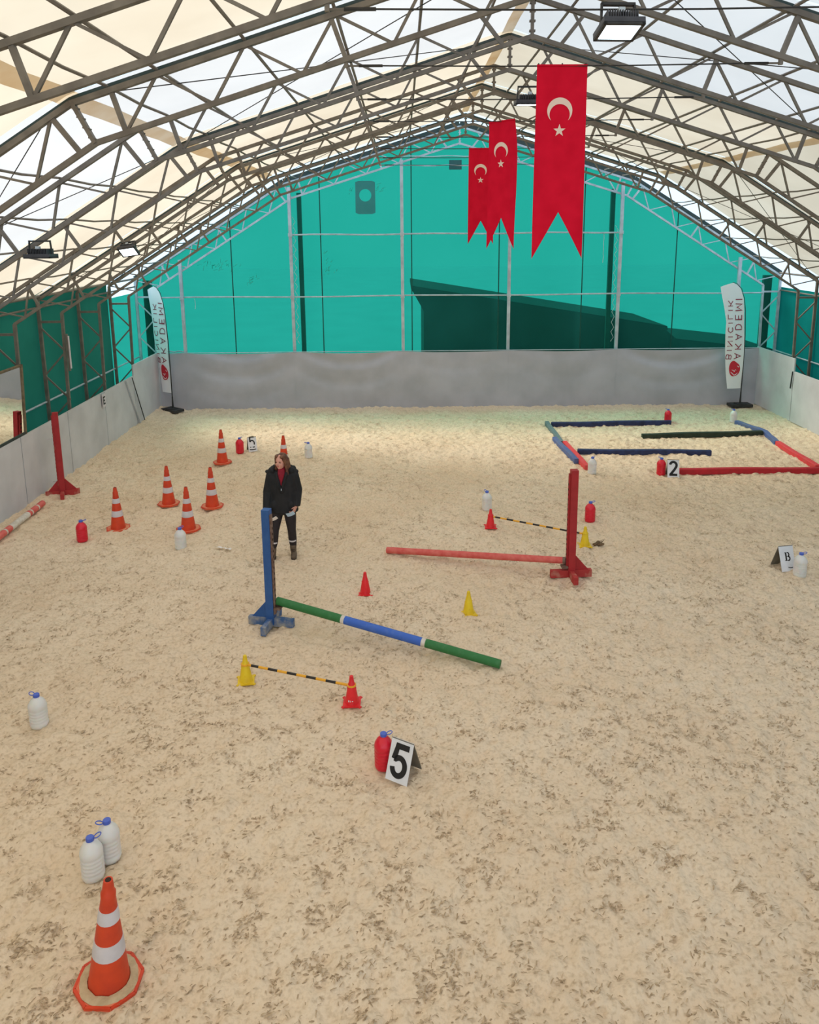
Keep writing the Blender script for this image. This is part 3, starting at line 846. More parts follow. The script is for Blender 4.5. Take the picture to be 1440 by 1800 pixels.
def feather(label, loc, rz):
    r = thing('feather_banner', label, 'banner', loc, rz, 'white feather banners in the corners')
    edge_r = [(0.0, 0.52), (0.0, 1.2), (-0.02, 2.0), (-0.07, 2.7), (-0.12, 3.02), (-0.22, 3.28), (-0.36, 3.42), (-0.52, 3.46), (-0.66, 3.42), (-0.79, 3.36)]
    def lerp(tab, z):
        for (x0, z0), (x1, z1) in zip(tab[:-1], tab[1:]):
            if z0 <= z <= z1: return x0 + (x1 - x0) * (z - z0) / (z1 - z0)
        return tab[-1][0]
    tabL = [(-0.40, 0.52), (-0.47, 1.0), (-0.54, 1.6), (-0.58, 2.1), (-0.58, 2.4), (-0.66, 2.8), (-0.76, 3.2), (-0.79, 3.36)]
    tabR = [(0.0, 0.52), (0.0, 1.2), (-0.02, 2.0), (-0.07, 2.7), (-0.12, 3.02), (-0.22, 3.28), (-0.36, 3.42), (-0.45, 3.452)]
    def rip(x, z): return 0.022 * math.sin(3.2 * z + 4 * x) + 0.012 * math.sin(9 * x + 1.1 * z)
    vs, fs = [], []; nz, nu = 56, 10
    for j in range(nz + 1):
        z = 0.52 + (3.452 - 0.52) * j / nz
        xr = lerp(tabR, z)
        xl = lerp(tabL, z) if z <= 3.36 else -0.79 + (z - 3.36) / (3.452 - 3.36) * 0.33
        for i in range(nu + 1):
            x = xl + (xr - xl) * i / nu; vs.append((x, rip(x, z), z))
    for j in range(nz):
        for i in range(nu):
            q = j * (nu + 1) + i; fs.append((q, q + 1, q + nu + 2, q + nu + 1))
    sail = MB().add(vs, fs).build('sail', M['sail'], r, smooth='all')
    MB().tube([(0.01, 0.012, 0.12), (0.015, 0.012, 1.2), (0.0, 0.012, 2.0), (-0.05, 0.012, 2.7), (-0.10, 0.012, 3.02), (-0.2, 0.012, 3.29), (-0.35, 0.012, 3.435), (-0.46, 0.012, 3.465)], [0.016, 0.015, 0.013, 0.011, 0.01, 0.009, 0.008, 0.007], 8).build('pole', M['black'], r)
    # lettering: reads upward, seen from the back so mirrored; first line on the pole side
    for (st, tot), x0, z0, z1, hgt, wln in ((tA, -0.285, 1.36, 3.0, 0.185, 0.024), (tB, -0.50, 1.36, 2.96, 0.135, 0.020)):
        def mp(u, v):
            z = z0 + u; x = x0 + v - 0.052 * max(0, (z - 1.9)); return (x, rip(x, z) - 0.008, z)
        for lt in st:
            mb = MB()
            for q in lt: stroke(mb, [(a * (z1 - z0) / tot, b * hgt) for a, b in q], wln, mp)
            mb.build('letter', M['sail_print'], sail)
    # emblem: red rounded horse-head badge with pale line
    c = (-0.24, 1.07); pl = []
    for i in range(28):
        a = 2 * PI * i / 28; rr = 0.175 + 0.02 * math.cos(2 * a + 0.6) + 0.012 * math.cos(3 * a)
        pl.append((c[0] + rr * 0.82 * math.cos(a), c[1] + 0.01 + rr * math.sin(a) * 1.34))
    pts = [(c[0], rip(*c) - 0.008, c[1])] + [(x, rip(x, z) - 0.008, z) for x, z in pl]
    em = MB().add(pts, [(0, i + 1, (i + 1) % 28 + 1) for i in range(28)]).build('emblem', M['sail_logo'], sail)
    mb = MB()
    def ribbon(pp, w):
        vs, fs = [], []
        for i, (x, z) in enumerate(pp):
            x2, z2 = pp[min(i + 1, len(pp) - 1)]; x1, z1 = pp[max(i - 1, 0)]
            d = Vector((x2 - x1, z2 - z1)).normalized(); ww = w * (1 if 0 < i < len(pp) - 1 else 0.4)
            for s_ in (-1, 1):
                X, Z = x - d.y * ww * s_, z + d.x * ww * s_; vs.append((X, rip(X, Z) - 0.016, Z))
        for i in range(len(pp) - 1): fs.append((2 * i, 2 * i + 1, 2 * i + 3, 2 * i + 2))
        mb.add(vs, fs)
    ribbon([(-0.32, 1.05), (-0.27, 1.04), (-0.24, 1.0), (-0.21, 1.06), (-0.18, 1.04)], 0.010)
    ribbon([(-0.34, 0.99), (-0.29, 0.95), (-0.24, 0.90), (-0.19, 0.92), (-0.14, 0.97)], 0.010)
    ribbon([(-0.17, 1.17), (-0.13, 1.13), (-0.105, 1.14)], 0.011)
    mb.build('emblem_line', M['sail'], em)
    # cross base with water-bag weight
    b = MB()
    b.box((0.0, 0, 0.05), (0.60, 0.34, 0.07)); b.box((0.0, -0.02, 0.09), (0.26, 0.24, 0.03))
    b.build('base', M['black'], r)
    MB().tube([(0.01, 0.012, 0.07), (0.01, 0.012, 0.42)], [0.03, 0.018], 8).build('socket', M['black'], r)
    return r
feather('white feather banner with red lettering in the left far corner', (-8.02, 21.42, 0.02), math.radians(-38))
feather('white feather banner with red lettering in the right far corner', (7.86, 21.42, 0.0), math.radians(3))

# ------------------------------------------------------------------ jump standards
def standard(name_label, loc, rz, h, paint, worn, gus, track='rust', group='jump standards'):
    r = thing('jump_standard', name_label, 'jump stand', loc, rz, group)
    MB().box((0, 0, h / 2 + 0.02), (0.10, 0.10, h - 0.04)).build('post', paint, r)
    if track:
        t = MB().box((0.062, -0.012, h / 2 + 0.06), (0.022, 0.05, h - 0.24)).build('track', M[track], r)
        hb = MB()
        for i in range(int((h - 0.4) / 0.075)): hb.box((0.0745, -0.012, 0.28 + 0.075 * i), (0.004, 0.02, 0.03))
        hb.build('pin_holes', M['hole'], t)
    for a in range(4):
        d = (math.cos(a * PI / 2), math.sin(a * PI / 2))
        ll = 0.30 if a % 2 == 0 else 0.29
        MB().beam((d[0] * 0.03, d[1] * 0.03, 0.065), (d[0] * ll, d[1] * ll, 0.065), 0.065, 0.11, up=(0, 0, 1)).build('foot', worn, r)
    for a in gus:
        d = Vector((math.cos(a), math.sin(a), 0)); n = Vector((-d.y, d.x, 0))
        poly = [(0.04, 0.12), (0.25, 0.12), (0.04, 0.36)]
        MB().prism(poly, lambda u, v, w, d=d, n=n: d * u + Vector((0, 0, v)) + n * (w - 0.0125), 0.025).build('gusset', paint, r)
    return r
st_b = standard('blue wooden jump standard in front of the walking woman', (-3.295, 9.24, 0.0), math.radians(-12), 1.57, M['blue_paint'], M['blue_worn'], [PI, -PI / 2 + PI])
st_r = standard('red wooden jump standard beside the yellow cone', (0.815, 10.56, 0.0), math.radians(183), 1.62, M['red_paint'], M['red_worn'], [PI], 'red_paint')
st_l = standard('red wooden jump standard against the left grey boards', (-8.10, 14.36, hz(-8.1, 14.36) - 0.03), math.radians(200), 1.64, M['red_paint'], M['red_worn'], [0, PI], 'red_worn')
# jump cup on the blue and red standards
for st, x, z in ((st_b, 0.10, 0.26), (st_r, 0.10, 0.17)):
    MB().box((x, 0, z), (0.09, 0.11, 0.02)).build('cup', M['rust'], st)
pin = MB().tube([(0.05, -0.03, 1.13), (0.18, -0.06, 1.13)], 0.008, 6).build('pin', M['reflect'], st_l)
MB().tube([(0.05, -0.03, 0.29), (0.16, -0.06, 0.29)], 0.008, 6).build('pin', M['reflect'], st_l)

# ------------------------------------------------------------------ poles
def seg_pole(name, label, cat, a, b, r, segs, n=14, group=None):
    a, b = Vector(a), Vector(b)
    root = thing(name, label, cat, a, 0, group)
    d = b - a; t = 0.0; tot = sum(q[0] for q in segs)
    for ln_, m, nm in segs:
        p, q = d * (t / tot), d * ((t + ln_) / tot); t += ln_
        rr = r * (1.02 if nm == 'band' else 1.0)
        MB().tube([p, p + (q - p) * 0.5, q], rr, n).build(nm, m, root, smooth=True)
    return root
seg_pole('jump_pole', 'green and blue jump pole with white bands leaning on the blue standard', 'pole', (-3.215, 9.262, 0.333), (-0.50, 8.17, 0.055), 0.052,
         [(0.90, M['pole_green'], 'green_section'), (0.045, M['pole_white'], 'band'), (1.0, M['pole_blue'], 'blue_section'), (0.05, M['pole_white'], 'band'), (0.90, M['pole_green'], 'green_section')])
seg_pole('jump_pole', 'plain faded red jump pole leaning on the red standard', 'pole', (0.745, 10.608, 0.237), (-1.86, 11.49, 0.055), 0.05,
         [(0.04, M['rust'], 'end_cap'), (2.7, M['pole_red'], 'shaft')])
seg_pole('jump_pole', 'red and white banded jump pole lying along the left boards', 'pole', (-8.17, 13.66, 0.12), (-8.16, 11.0, 0.12), 0.055,
         [(0.22, M['pole_red'], 'red_section'), (0.04, M['pole_white'], 'band'), (0.20, M['pole_red'], 'red_section'), (0.04, M['pole_white'], 'band'), (0.08, M['pole_red'], 'red_section'),
          (0.62, M['pole_white'], 'white_section'), (0.16, M['pole_red'], 'red_section'), (0.04, M['pole_white'], 'band'), (1.2, M['pole_red'], 'red_section')])
def striped(label, a, b, nseg):
    segs = []
    for i in range(nseg): segs.append((0.8 if i in (0, nseg - 1) else 1.0, M['stick_black'] if i % 2 == 0 else M['stick_yellow'], 'black_stripe' if i % 2 == 0 else 'yellow_stripe'))
    segs = [(0.3, M['stick_yellow'], 'end_clip')] + segs + [(0.4, M['stick_yellow'], 'end_clip')]
    return seg_pole('striped_stick', label, 'pole', a, b, 0.0145, segs, 10, 'black and yellow sticks between cones')
striped('black and yellow stick between the front yellow and red cones', (-3.335, 7.96, 0.212), (-2.20, 7.54, 0.212), 10)
striped('black and yellow stick passing behind the red jump standard', (-0.085, 12.49, 0.205), (1.235, 11.70, 0.205), 13)

def beam_pole(label, a, b, w, m, capm=None):
    a, b = Vector(a), Vector(b); root = thing('ground_beam', label, 'pole', (a.x, a.y, 0), 0, 'wooden beams of the corridor on the ground')
    d = Vector((b.x - a.x, b.y - a.y, 0)); ln_ = d.length; dn = d.normalized(); n = Vector((-dn.y, dn.x, 0))
    rings = []; k = 24
    for i in range(k + 1):
        t = i / k; c = dn * (ln_ * t) + Vector((0, 0, a.z + (b.z - a.z) * t + w / 2 - 0.012 + 0.006 * math.sin(9 * t + a.x)))
        q = w / 2
        rings.append([c + n * (u * q) + Vector((0, 0, v * q)) for u, v in ((-1, -1), (1, -1), (1.0, 0.7), (0.8, 1), (-0.8, 1), (-1.0, 0.7))])
    MB().loft(rings).build('beam', m, root)
    for t in (0.0, 1.0):
        c = dn * (ln_ * t) + Vector((0, 0, a.z + (b.z - a.z) * t + w / 2 - 0.012)); e = dn * (0.012 if t else -0.012)
        MB().beam(c - e * 0.1, c + e, w * 0.9, w * 0.9, up=(0, 0, 1)).build('end_grain', capm or m, root)
    return root
B3 = lambda x, y, z=0.0: Vector((x, y, z))
beam_pole('navy beam at the back of the corridor, ending at a red jug', B3(2.20, 19.40), B3(5.26, 19.50), 0.115, M['pole_navy'])
beam_pole('grey-green beam at the far left corner of the corridor', B3(2.10, 19.55), B3(2.10, 17.66), 0.11, M['pole_grngrey'])
beam_pole('dusty blue beam outermost on the left of the corridor', B3(2.0, 18.0), B3(2.13, 16.2), 0.11, M['pole_mid'])
beam_pole('bright red beam on the left of the corridor, ending at a white jug', B3(2.17, 17.62), B3(2.25, 15.72), 0.11, M['pole_pinkred'])
beam_pole('navy beam in the middle of the corridor with a free right end', B3(2.32, 16.90), B3(5.22, 16.72), 0.115, M['pole_navy'])
beam_pole('very dark green beam with a free left end in the corridor', B3(4.15, 18.18), B3(7.10, 18.36), 0.115, M['pole_dkgreen'])
beam_pole('dusty blue beam at the right back, starting at a white jug', B3(6.93, 19.42), B3(7.21, 18.46), 0.11, M['pole_mid'])
beam_pole('short dusty blue beam on the right between blue and red beams', B3(7.21, 18.42), B3(7.05, 17.46), 0.11, M['pole_mid'])
beam_pole('bright red beam on the right of the corridor', B3(7.05, 17.42), B3(7.0, 15.55), 0.11, M['pole_pinkred'])
beam_pole('crimson front beam of the corridor beside the number 2 sign', B3(4.02, 15.40), B3(7.05, 15.36), 0.115, M['pole_crimson'])

# ------------------------------------------------------------------ traffic cones
def cone_r(z): return 0.122 + (0.026 - 0.122) * (z - 0.03) / 0.72
def traffic_cone(label):
    r = thing('traffic_cone', label, 'cone', group='tall orange traffic cones')
    # octagonal dish base
    prof = [(0.195, 0.0), (0.205, 0.012), (0.20, 0.03), (0.18, 0.034), (0.145, 0.028), (0.115, 0.028)]
    MB().lathe(prof, 8, rot=PI / 8).build('base', M['orange_base'], r)
    mb = MB()
    zs = [0.025, 0.045, 0.27, 0.45, 0.62, 0.66, 0.672, 0.70, 0.745]
    prof = [(cone_r(z) + (0.006 if z in (0.66,) else 0), z) for z in zs] + [(0.018, 0.745), (0.016, 0.62)]
    MB().lathe(prof, 24).build('body', M['orange'], r, smooth=True)
    for z0, z1 in ((0.245, 0.345), (0.475, 0.555)):
        MB().lathe([(cone_r(z0) - 0.004, z0), (cone_r(z0) + 0.003, z0), (cone_r(z1) + 0.003, z1), (cone_r(z1) - 0.004, z1)], 24).build('reflective_band', M['reflect'], r, smooth=True)
    rm = MB()
    for i in range(8):
        a0, a1 = 2 * PI * i / 8 + PI / 8, 2 * PI * (i + 1) / 8 + PI / 8
        rm.beam((0.196 * math.cos(a0), 0.196 * math.sin(a0), 0.026), (0.196 * math.cos(a1), 0.196 * math.sin(a1), 0.026), 0.018, 0.016, up=(0, 0, 1))
    rm.build('rim', M['orange'], r)
    MB().lathe([(0.0175, 0.70), (0.0175, 0.747)], 12).build('top_hole', M['hole'], r)
    return r
cones = [(-3.60, 4.37, 1.10, 'dusty orange cone alone in the near left corner, its base half covered in sand'),
         (-6.46, 12.68, 1.0, 'orange cone leftmost of the group, beside a red jug'),
         (-5.93, 13.82, 0.99, 'orange cone at the back left of the four in the middle group'),
         (-5.24, 12.58, 1.02, 'orange cone with a white jug standing at its foot'),
         (-5.09, 13.66, 1.01, 'orange cone at the right of the four in the middle group'),
         (-5.52, 16.42, 1.0, 'orange cone at the back beside the red jug and folded sign'),
         (-4.11, 15.96, 1.0, "orange cone half hidden behind the woman's head")]
for i, (x, y, sc, lb) in enumerate(cones):
    c = traffic_cone(lb) if i == 0 else copy_tree(c0_)
    if i == 0: c0_ = c
    c['label'] = lb; c.location = (x, y, hz(x, y) + (0.012 if i == 0 else 0.0)); c.scale = (sc, sc, sc); c.rotation_euler = (0, math.radians(4.5) if i == 0 else 0, 0.4 * i)
# sand lying on the base of the near cone
rings = [[(0.178 * rr * math.cos(2 * PI * k / 20), 0.178 * rr * math.sin(2 * PI * k / 20), zz + 0.006 * math.sin(5 * k * rr)) for k in range(20)] for rr, zz in ((1.0, 0.032), (0.9, 0.044), (0.7, 0.046))]
MB().loft(rings, cap=False).build('sand_cover', M['sandy'], c0_, smooth='all')

# ------------------------------------------------------------------ small marker cones
def small_cone(label, m, logo=False):
    r = thing('marker_cone', label, 'cone', group='small marker cones')
    mb = MB().box((0, 0, 0.008), (0.185, 0.185, 0.016))
    for i in range(4):
        a = PI / 4 + i * PI / 2
        mb.box((0.122 * math.cos(a), 0.122 * math.sin(a), 0.007), (0.03, 0.03, 0.014), a)
    mb.build('base', m, r)
    prof = [(0.078, 0.012), (0.070, 0.04), (0.050, 0.16), (0.034, 0.235), (0.030, 0.24), (0.020, 0.315), (0.014, 0.32)]
    bd = MB().lathe(prof, 20).build('body', m, r, smooth=True)
    hb = MB()
    for i, z in ((0, 0.09), (1, 0.18), (2, 0.09), (3, 0.18)):
        a = i * PI / 2 - PI / 2; rr = 0.078 - 0.19 * (z - 0.012)
        hb.tube([((rr - 0.012) * math.cos(a), (rr - 0.012) * math.sin(a), z), ((rr + 0.003) * math.cos(a), (rr + 0.003) * math.sin(a), z)], 0.009, 10)
    hb.build('holes', m, bd)
    return r
sc_list = [(-2.16, 7.50, 'cone_red', 'small red cone holding the front striped stick'), (-2.14, 10.18, 'cone_red', 'small red cone standing alone, no stick'),
           (-0.13, 12.52, 'cone_red', 'small red cone in front of a white jug, holding the far striped stick'),
           (-3.38, 7.99, 'cone_yellow', 'small yellow cone holding the front striped stick'), (-0.75, 9.55, 'cone_yellow', 'small yellow cone standing alone, no stick'),
           (1.28, 11.70, 'cone_yellow', 'small yellow cone right of the red jump standard')]
pro = {}
for x, y, mk, lb in sc_list:
    c = copy_tree(pro[mk]) if mk in pro else small_cone(lb, M[mk])
    pro.setdefault(mk, c)
    c['label'] = lb; c.location = (x, y, hz(x, y) - 0.004); c.rotation_euler = (0, 0, random.uniform(-0.25, 0.25))
# collars of the stick holders and the maker's mark on the front red cone
for (x, y, mk, lb), m in zip(sc_list, ('stick_yellow', None, 'cone_red', 'stick_yellow', None, 'cone_yellow')):
    if m is None: continue
    o = [q for q in C.objects if q.get('label') == lb][0]
    MB().lathe([(0.036, 0.206), (0.050, 0.206), (0.048, 0.220), (0.034, 0.220)], 20).build('stick_ring', M[m], o, smooth=True)
o = [q for q in C.objects if q.get('label') == sc_list[0][3]][0]
lg = MB(); o.rotation_euler = (0, 0, 0.0)
for u0, u1, h in ((-0.034, -0.004, 0.020), (0.0, 0.032, 0.009)):
    pts = []
    for u in np.linspace(u0, u1, 5):
        for dz in (-h / 2, h / 2):
            z = 0.058 + dz; rr = 0.0665 - 0.167 * (z - 0.04) + 0.003; a = -PI / 2 - 0.12 + u / rr; pts.append((rr * math.cos(a), rr * math.sin(a), z))
    lg.add(pts, [(2 * i, 2 * i + 2, 2 * i + 3, 2 * i + 1) for i in range(4)])
lg.build('maker_mark', M['sign_white'], o)

# ------------------------------------------------------------------ water jugs
def jug(label, m, cap, grp):
    r = thing('water_jug', label, 'jug', group=grp)
    prof = [(0.062, 0.0), (0.078, 0.008), (0.084, 0.03)]
    for i in range(5):
        z = 0.055 + i * 0.032; prof += [(0.084, z), (0.080, z + 0.008), (0.084, z + 0.016)]
    prof += [(0.085, 0.225), (0.080, 0.25), (0.060, 0.285), (0.034, 0.31), (0.027, 0.316), (0.027, 0.325)]
    MB().lathe(prof, 24, sq=0.10).build('body', m, r, smooth='all')
    MB().lathe([(0.030, 0.320), (0.030, 0.346), (0.026, 0.350)], 16).build('cap', cap, r, smooth=True)
    path = [(0.028 + 0.026 * (1 - math.cos(t)), 0.022 * math.sin(t), 0.332 + 0.009 * (1 - math.cos(t))) for t in np.linspace(-PI, PI, 17)]
    MB().tube(path, 0.0042, 6).build('handle', cap, r, smooth=True)
    return r
jr = [(-6.85, 12.13, 'red jug standing left of all the cones', .4), (-1.80, 6.52, 'red jug beside the number 5 sign in front', 0.2), (-5.30, 17.22, 'red jug beside the farthest cone and folded sign', 1.0),
      (1.62, 12.80, 'red jug alone right of the red jump standard', 0.3), (3.66, 15.30, 'red jug beside the number 2 sign', 2.0), (5.28, 19.75, 'red jug at the back end of the navy beam', 2.2)]
jw = [(-5.35, 7.23, 'milky white jug alone at the left edge', 2.8), (-4.06, 5.30, 'milky white jug at the front of the pair behind the near cone', 0.5), (-3.99, 5.47, 'milky white jug at the back of the pair behind the near cone', 3.6),
      (-5.16, 11.82, 'milky white jug at the foot of an orange cone', 1.2), (-3.70, 16.84, 'milky white jug at the back right of the woman', 3.0), (-0.10, 13.38, 'milky white jug behind the small red cone with stick', 2.0),
      (2.28, 15.42, 'milky white jug at the end of the bright red left beam', 0.9), (6.94, 19.64, 'milky white jug at the right back corner of the corridor', 2.0), (4.12, 10.52, 'milky white jug beside the letter B sign', 0.2)]
for lst, m, cp, grp in ((jr, 'jug_red', 'cap_blue', 'red water jugs'), (jw, 'jug_white', 'cap_blue', 'white water jugs')):
    p0 = None
    for x, y, lb, rz in lst:
        c = jug(lb, M[m], M[cp], grp) if p0 is None else copy_tree(p0)
        p0 = p0 or c
        c['label'] = lb; c.location = (x, y, hz(x, y) - 0.006); c.rotation_euler = (0, 0, rz)
        c.scale = (1.04,) * 3

# ------------------------------------------------------------------ folding signs
def fold_sign(label, loc, rz, glyph, splay=0.26, w=0.23, sl=0.375, back='sign_back', backw=None):
    r = thing('folding_sign', label, 'sign', loc, rz, 'folding number signs')
    hh = math.sqrt(sl * sl - (splay / 2) ** 2); t = 0.007
    # front panel leans back: local front bottom at y=-splay/2, top at y=0
    def fp(u, v, off=0.0):
        q = v / sl; y = -splay / 2 * (1 - q); z = hh * q; nx = Vector((0, -hh / sl, splay / 2 / sl))
        return Vector((u, y, z)) + nx * off
    def bpnt(u, v, off=0.0):
        q = v / sl; y = splay / 2 * (1 - q); z = hh * q; nx = Vector((0, hh / sl, splay / 2 / sl))
        return Vector((u, y, z)) + nx * off
    for nm, fn, m in (('front_panel', fp, 'sign_white'), ('back_panel', bpnt, back)):
        vs = [fn(u, v, o_) for o_ in (0, -t) for u, v in ((-w / 2, 0), (w / 2, 0), (w / 2, sl), (-w / 2, sl))]
        pn = MB().add(vs, [(0, 1, 2, 3), (7, 6, 5, 4), (0, 4, 5, 1), (1, 5, 6, 2), (2, 6, 7, 3), (3, 7, 4, 0)]).build(nm, M[m], r)
        if nm == 'front_panel': front = pn
    vs = [fp(u, v, -t - 0.001) for u, v in ((-w / 2 + .003, 0.003), (w / 2 - .003, 0.003), (w / 2 - .003, sl - .04), (-w / 2 + .003, sl - .04))]
    MB().add(vs, [(0, 1, 2, 3)]).build('inner_face', M[back], r)
    mp = lambda u, v: fp(u, v, 0.0025)
    mb = MB()
    if glyph == '5':
        mb.add([mp(*q) for q in ((-0.058, 0.340), (0.082, 0.340), (0.082, 0.288), (-0.066, 0.288))], [(0, 1, 2, 3)])
        mb.add([mp(*q) for q in ((-0.066, 0.292), (-0.018, 0.292), (-0.028, 0.214), (-0.040, 0.190), (-0.086, 0.198))], [(0, 1, 2, 3, 4)])
        stroke(mb, [(-0.056, 0.202)] + arc(0.0, 0.137, 0.064, 128, -172, 28, 0.078), 0.050, mp)
    elif glyph == '2':
        stroke(mb, arc(0.0, 0.258, 0.062, 172, -28, 18, 0.066) + [(0.022, 0.17), (-0.025, 0.11), (-0.056, 0.07)], 0.048, mp)
        mb.add([mp(*q) for q in ((-0.078, 0.088), (0.076, 0.088), (0.076, 0.042), (-0.078, 0.042))], [(0, 1, 2, 3)])
    elif glyph == 'B':
        o0 = 0.155
        mb.add([mp(*q) for q in ((-0.030, o0), (-0.006, o0), (-0.006, o0 + 0.12), (-0.030, o0 + 0.12))], [(0, 1, 2, 3)])
        for z in (o0 + 0.003, o0 + 0.061, o0 + 0.117): stroke(mb, [(-0.042 if abs(z - o0 - 0.061) > .01 else -0.02, z), (0.012, z)], 0.007, mp)
        stroke(mb, arc(0.008, o0 + 0.089, 0.024, 90, -90, 12, 0.028), 0.018, mp)
        stroke(mb, arc(0.010, o0 + 0.032, 0.030, 90, -90, 12, 0.030), 0.020, mp)
        stroke(mb, arc(0.04, 0.075, 0.055, 215, 325, 12, 0.022), 0.011, mp)
    elif glyph == '5u':
        stroke(mb, [(0.05, 0.335), (-0.045, 0.335), (-0.05, 0.225)], 0.030, mp)
        stroke(mb, [(-0.048, 0.232)] + arc(-0.005, 0.19, 0.052, 140, -30, 18, 0.066), 0.028, mp)
        stroke(mb, [(-0.06, 0.105), (-0.03, 0.105)], 0.02, mp); stroke(mb, [(0.0, 0.10), (0.05, 0.105)], 0.024, mp)
        stroke(mb, arc(0.0, 0.065, 0.09, 215, 325, 12, 0.022), 0.02, mp)
    mb.build('glyph', M['ink'], front)
    # torn bottom edge of the paper
    return r
fold_sign('folding white sign with a large black number 5, in front', (-1.615, 6.40, hz(-1.6, 6.4) - 0.004), math.radians(-31), '5', 0.28)
fold_sign('folding white sign with a black number 2 at the crimson beam', (3.86, 15.20, 0.0), math.radians(-9), '2', 0.24)
fold_sign('folding white sign with a serif letter B', (4.02, 10.80, 0.0), math.radians(10), 'B', 0.28)
fold_sign('small folding sign leaning behind the farthest red jug', (-5.07, 17.45, 0.0), math.radians(24), '5u', 0.22, 0.20, 0.34)

# ------------------------------------------------------------------ odds and ends on the sand
mb = MB()
vs = []; n = 9
for i in range(n + 1):
    t = i / n; w = 0.028 * (0.6 + 0.4 * math.sin(7 * t + 1))
    for s_ in (-1, 1): vs.append((-0.12 + 0.24 * t + 0.01 * s_, 0.05 - 0.10 * t + s_ * w, 0.012 + 0.014 * math.sin(9 * t) ** 2))
pp = MB().add(vs, [(2 * i, 2 * i + 1, 2 * i + 3, 2 * i + 2) for i in range(n)]).build('paper_scrap', M['paper'], None)
pp.location = (-4.45, 11.72, hz(-4.45, 11.72) + 0.01)
tag(pp, 'crumpled white scrap lying on the sand left of the woman', 'paper')
mb = MB()
for i in range(9):
    mb.ball((random.uniform(-0.09, 0.09), random.uniform(-0.06, 0.06), 0.015 + 0.02 * random.random()), (random.uniform(0.022, 0.04), random.uniform(0.018, 0.03), 0.02), 8, 5)
for i in range(3): mb.tube([(0.02 * i, 0, 0.02), (0.04 + 0.03 * i, 0.02, 0.07 + 0.01 * i)], [0.008, 0.003], 5)
dg_ = mb.build('dung_heap', M['dung'], None, smooth=True); dg_.location = (1.50, 11.72, hz(1.5, 11.72))
tag(dg_, 'small dark clod lying right of the yellow cone', 'clod')

# ------------------------------------------------------------------ outside: ground and the shed seen through the net
gd = struct(MB().add([(-70, YF - 40, -0.18), (70, YF - 40, -0.18), (70, 110, -0.18), (-70, 110, -0.18)], [(0, 1, 2, 3)]).build('ground', M['outside']))
sh = thing('shed', 'dark low shed with a sloping roof seen through the green end wall', 'shed', (0, 24.0, 0))
MB().prism([(-0.93, -0.18), (9.9, -0.18), (9.9, 1.22), (6.85, 1.58), (6.5, 1.88), (-0.93, 3.12)], lambda u, v, w: (u, w, v), 3.5).build('wall', M['shed'], sh)
MB().prism([(-1.31, 3.16), (6.55, 1.86), (6.53, 1.98), (-1.31, 3.28)], lambda u, v, w: (u, w - 0.1, v), 3.7).build('roof', M['shed'], sh)
MB().prism([(-1.31, 3.18), (-0.93, 2.50), (-0.90, 3.12)], lambda u, v, w: (u, w, v), 0.08).build('eave_bracket', M['shed'], sh)

# ------------------------------------------------------------------ the woman
PX, PY = -3.43, 11.42
pz = hz(PX, PY)
hd = Vector((-0.005, -0.015, 1.572)); hyaw = math.radians(-26)     # head turned towards her right
def hp(x, y, z):
    ca, sa = math.cos(hyaw), math.sin(hyaw)
    x, y, z = x * 1.07, y * 1.07, z * 1.06
    return (hd.x + x * ca - y * sa, hd.y + x * sa + y * ca, hd.z + z)
def hball(mb, c, r, n=14, m=10):
    b = MB().ball((0, 0, 0), r, n, m); mb.add([hp(c[0] + v[0], c[1] + v[1], c[2] + v[2]) for v in b.v], b.f)
LW, RW = Vector((0.205, -0.06, 0.86)), Vector((-0.235, -0.15, 0.80))      # wrists
mb = MB()
hball(mb, (0, 0.008, 0.02), (0.074, 0.092, 0.098)); hball(mb, (0, -0.022, -0.035), (0.060, 0.064, 0.074)); hball(mb, (0, -0.055, -0.078), (0.026, 0.022, 0.022))
hball(mb, (0, -0.086, -0.012), (0.010, 0.014, 0.022)); hball(mb, (0, -0.094, -0.024), (0.013, 0.013, 0.011))
hball(mb, (0, -0.078, -0.052), (0.022, 0.010, 0.010)); hball(mb, (0, -0.074, 0.022), (0.05, 0.012, 0.012))
for s in (-1, 1): hball(mb, (s * 0.073, 0.012, -0.005), (0.010, 0.018, 0.028)); hball(mb, (s * 0.04, -0.055, -0.03), (0.022, 0.02, 0.022))
mb.caps([(0, 0.012, 1.36), hp(0, 0.01, -0.06)], [0.055, 0.048])
mb.loft([[(rx * math.cos(2 * PI * k / 16), 0.02 + ry * math.sin(2 * PI * k / 16), z) for k in range(16)] for z, rx, ry in ((0.82, .14, .10), (0.92, .15, .105), (1.05, .12, .09), (1.22, .15, .10), (1.33, .165, .085), (1.39, .09, .06))])
LS, RS = (0.175, 0.02, 1.34), (-0.175, 0.02, 1.34)
LE, RE = (0.225, 0.03, 1.09), (-0.235, 0.0, 1.07)
mb.caps([LS, LE, LW], [0.055, 0.042, 0.028]); mb.caps([RS, RE, RW], [0.055, 0.042, 0.028])
feet = {1: Vector((0.125, 0.02, 0.07)), -1: Vector((-0.185, -0.10, 0.07))}
knees = {1: Vector((0.118, -0.035, 0.47)), -1: Vector((-0.14, -0.095, 0.47))}
for s in (1, -1):
    mb.caps([(s * 0.085, 0.015, 0.86), knees[s], feet[s]], [0.085, 0.052, 0.036]); mb.caps([feet[s], feet[s] + Vector((s * 0.02, -0.13, -0.03))], [0.036, 0.028])
